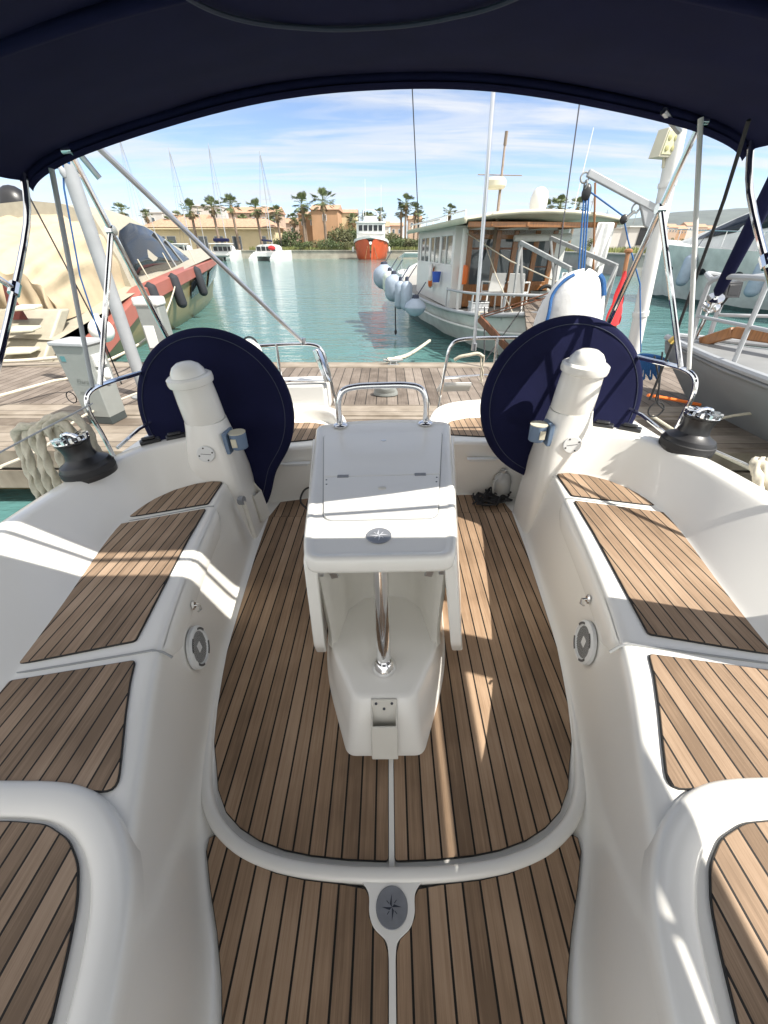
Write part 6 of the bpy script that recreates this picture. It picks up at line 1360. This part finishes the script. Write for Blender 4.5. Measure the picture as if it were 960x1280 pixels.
def dink(t): b = MB(); b.tube(smooth([(-1.3, -5.6, 1.0), (1.0, -5.5, 1.0), (1.6, -5.9, 1.1), (1.0, -6.3, 1.0), (-1.3, -6.3, 1.0)], 4), .3, 8); b.build('dinghy', M['ped_grey'], t)
def bimi(t): b = MB(); b.box((-1.6, -2.6, 3.35), (1.4, -.6, 3.95)); b.build('navy_canopy', M['navy'], t, bev=.2, seg=3)
def redd(t): b = MB(); b.ball((1.9, -3.6, 2.3), .7, 10, (1.2, .5, .6)); b.build('red_kayak', M['red'], t)
cat_boat(284, 101, R(8), None, 'catamaran with navy canopy and grey dinghy on its stern, left of the low white catamaran', extra=lambda t: (dink(t), bimi(t)))
cat_boat(340, 100, R(-10), (317, 188), 'low white catamaran with tall mast and a red patch, rightmost at the far left quay', w=6.2, hard=False, extra=redd)
cat_boat(232, 106, R(4), None, 'white hardtop motorboat leftmost at the far quay, half behind the tan yacht bow', w=5.0)
def masted(px, yy, top, lab):
    c = at(px, 318, y=yy); t = thing('sailboat', lab, 'sailboat', (c.x, yy, WZ), 0, 'moored sailboats with bare masts', local=True)
    b = MB(); hull(b, [(y, [(w_*.6, -.3), (w_*.85, .1), (w_, 1.1), (w_*.9, 1.15), (0, 1.2)]) for y, w_ in ((-5, 1.2), (-2, 1.6), (1, 1.6), (4, .8), (5.2, .03))]); b.build('hull', M['white'], t, angle=50)
    b = MB(); b.prism(rounded([(-.9, -2), (.9, -2), (.7, 2.2), (-.7, 2.2)], .3), 1.1, 1.6); b.build('cabin', M['white'], t, bev=.1)
    tp = at(*top, y=yy); L_ = tp.z - WZ; b = MB(); b.tube([(0, .8, 1.2), (0, .8, L_)], [.11, .07], 8)
    for f in (.4, .68): b.tube([(-.9, .8, L_*f), (.9, .8, L_*f)], .03, 5)
    m_ = b.build('mast', M['alupaint'], t); b = MB()
    for p in ((-1.5, .5, 1.2), (1.5, .5, 1.2), (0, 5, 1.3), (0, -5, 1.3)): b.tube([p, (0, .8, L_ - .1)], .018, 4)
    b.build('rigging', M['wire'], m_)
masted(240, 108, (204, 183), 'moored sailboat whose bare mast tops the palms, second mast from the left')
masted(285, 112, (257, 178), 'moored sailboat whose bare mast stands above the yellow building, third mast from the left')
masted(188, 112, (150, 168), 'moored sailboat hidden by the tan yacht with only its thin mast showing, leftmost mast')
# ================================================================== AIR
hz = mat('haze_air', (1, 1, 1)); nt = hz.node_tree; nt.nodes.clear()
out = nt.nodes.new('ShaderNodeOutputMaterial'); pv = nt.nodes.new('ShaderNodeVolumePrincipled'); pv.inputs['Color'].default_value = (.80, .88, 1, 1); pv.inputs['Density'].default_value = .00006; pv.inputs['Anisotropy'].default_value = .2
nt.links.new(pv.outputs[0], out.inputs['Volume'])
HAZE = True
if HAZE:
    b = MB(); b.box((-4500, -700, WZ - 3.2), (5600, 3900, 300)); o = b.build('haze', hz, None, flat=True); setp(o, kind='stuff')
# ================================================================== LIGHT
EL = R(52); AZ = math.atan2(.90, -.435)
sd = Vector((math.sin(AZ)*math.cos(EL), math.cos(AZ)*math.cos(EL), math.sin(EL)))
sl = bpy.data.lights.new('sun', 'SUN'); sl.energy = 3.4; sl.angle = R(.5); sl.color = (1, .95, .87)
so = bpy.data.objects.new('sun', sl); COL.objects.link(so); so.rotation_euler = sd.to_track_quat('Z', 'Y').to_euler(); so.location = (20, -10, 40)
w = bpy.data.worlds.new('World'); sc.world = w; w.use_nodes = True; N = w.node_tree.nodes; L = w.node_tree.links
bg = N['Background']; sky = N.new('ShaderNodeTexSky'); sky.sky_type = 'NISHITA'; sky.sun_disc = False; sky.sun_elevation = EL; sky.sun_rotation = AZ; sky.air_density = .62; sky.dust_density = .0; sky.ozone_density = 1.3
tc = N.new('ShaderNodeTexCoord'); sp = N.new('ShaderNodeSeparateXYZ'); L.new(tc.outputs['Generated'], sp.inputs[0])
zz = math_node(N, L, 'MAXIMUM', sp.outputs['Z'], .0); den = math_node(N, L, 'ADD', zz, .10)
cb = N.new('ShaderNodeCombineXYZ'); L.new(math_node(N, L, 'DIVIDE', sp.outputs['X'], den), cb.inputs[0]); L.new(math_node(N, L, 'DIVIDE', sp.outputs['Y'], den), cb.inputs[1])
def cloud(scale, rot, lo, hi, det, dist, off):
    mp = N.new('ShaderNodeMapping'); mp.inputs['Scale'].default_value = scale; mp.inputs['Rotation'].default_value = (0, 0, rot); mp.inputs['Location'].default_value = off; L.new(cb.outputs[0], mp.inputs['Vector'])
    n = N.new('ShaderNodeTexNoise'); n.inputs['Scale'].default_value = 1; n.inputs['Detail'].default_value = det; n.inputs['Distortion'].default_value = dist; n.inputs['Roughness'].default_value = .58; L.new(mp.outputs['Vector'], n.inputs['Vector'])
    mr = N.new('ShaderNodeMapRange'); mr.inputs['From Min'].default_value = lo; mr.inputs['From Max'].default_value = hi; mr.interpolation_type = 'SMOOTHSTEP'; L.new(n.outputs['Fac'], mr.inputs['Value']); return mr.outputs['Result']
c1 = cloud((.42, 1.9, 1), R(10), .40, .60, 9, .6, (3.1, 1.7, 0)); c2 = cloud((.9, 4.2, 1), R(-6), .42, .68, 8, .8, (7.3, .2, 0))
cm = math_node(N, L, 'ADD', math_node(N, L, 'MULTIPLY', c1, .62), math_node(N, L, 'MULTIPLY', c2, .38))
mr = N.new('ShaderNodeMapRange'); mr.interpolation_type = 'SMOOTHSTEP'; mr.inputs['From Min'].default_value = .35; mr.inputs['From Max'].default_value = -.25; mr.inputs['To Min'].default_value = 0; mr.inputs['To Max'].default_value = .75  # bright warm cloud added to the sky behind the camera as fill light
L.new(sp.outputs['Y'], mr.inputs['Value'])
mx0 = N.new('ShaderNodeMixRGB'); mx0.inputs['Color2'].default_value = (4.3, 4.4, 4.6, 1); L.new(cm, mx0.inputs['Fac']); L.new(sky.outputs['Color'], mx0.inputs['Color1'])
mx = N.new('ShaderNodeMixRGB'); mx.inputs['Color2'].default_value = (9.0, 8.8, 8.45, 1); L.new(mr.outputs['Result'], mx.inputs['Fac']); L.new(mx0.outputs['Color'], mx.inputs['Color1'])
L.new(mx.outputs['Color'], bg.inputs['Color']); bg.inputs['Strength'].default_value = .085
vs = sc.view_settings; vs.view_transform = 'Standard'; vs.look = 'None'; vs.gamma = 1; vs.exposure = 1.34; vs.use_curve_mapping = False
try:
    sc.cycles.use_denoising = True; sc.cycles.max_bounces = 8; sc.cycles.volume_bounces = 0; sc.cycles.transparent_max_bounces = 8
    sc.cycles.sample_clamp_indirect = 6
except Exception: pass

# our yacht lies heeled a little to port, with everything fixed to it or lying in it
for o in list(bpy.data.objects):
    if o.parent is None and o.name.split('.')[0] in ('sailing_yacht', 'cockpit_table', 'wheel_cover', 'bimini', 'spray_canopy', 'rope_pile', 'rope_hank', 'rope_bundle', 'black_hose', 'plastic_jug'):
        m = Matrix.Translation(o.location); 
        if o.name.startswith('cockpit_table'): m = Matrix.Translation((-.02, 0, 0)) @ m
        if o.name.startswith('bimini'): m = Matrix.Translation((0, 0, .01)) @ m
        o.matrix_world = HEEL @ m
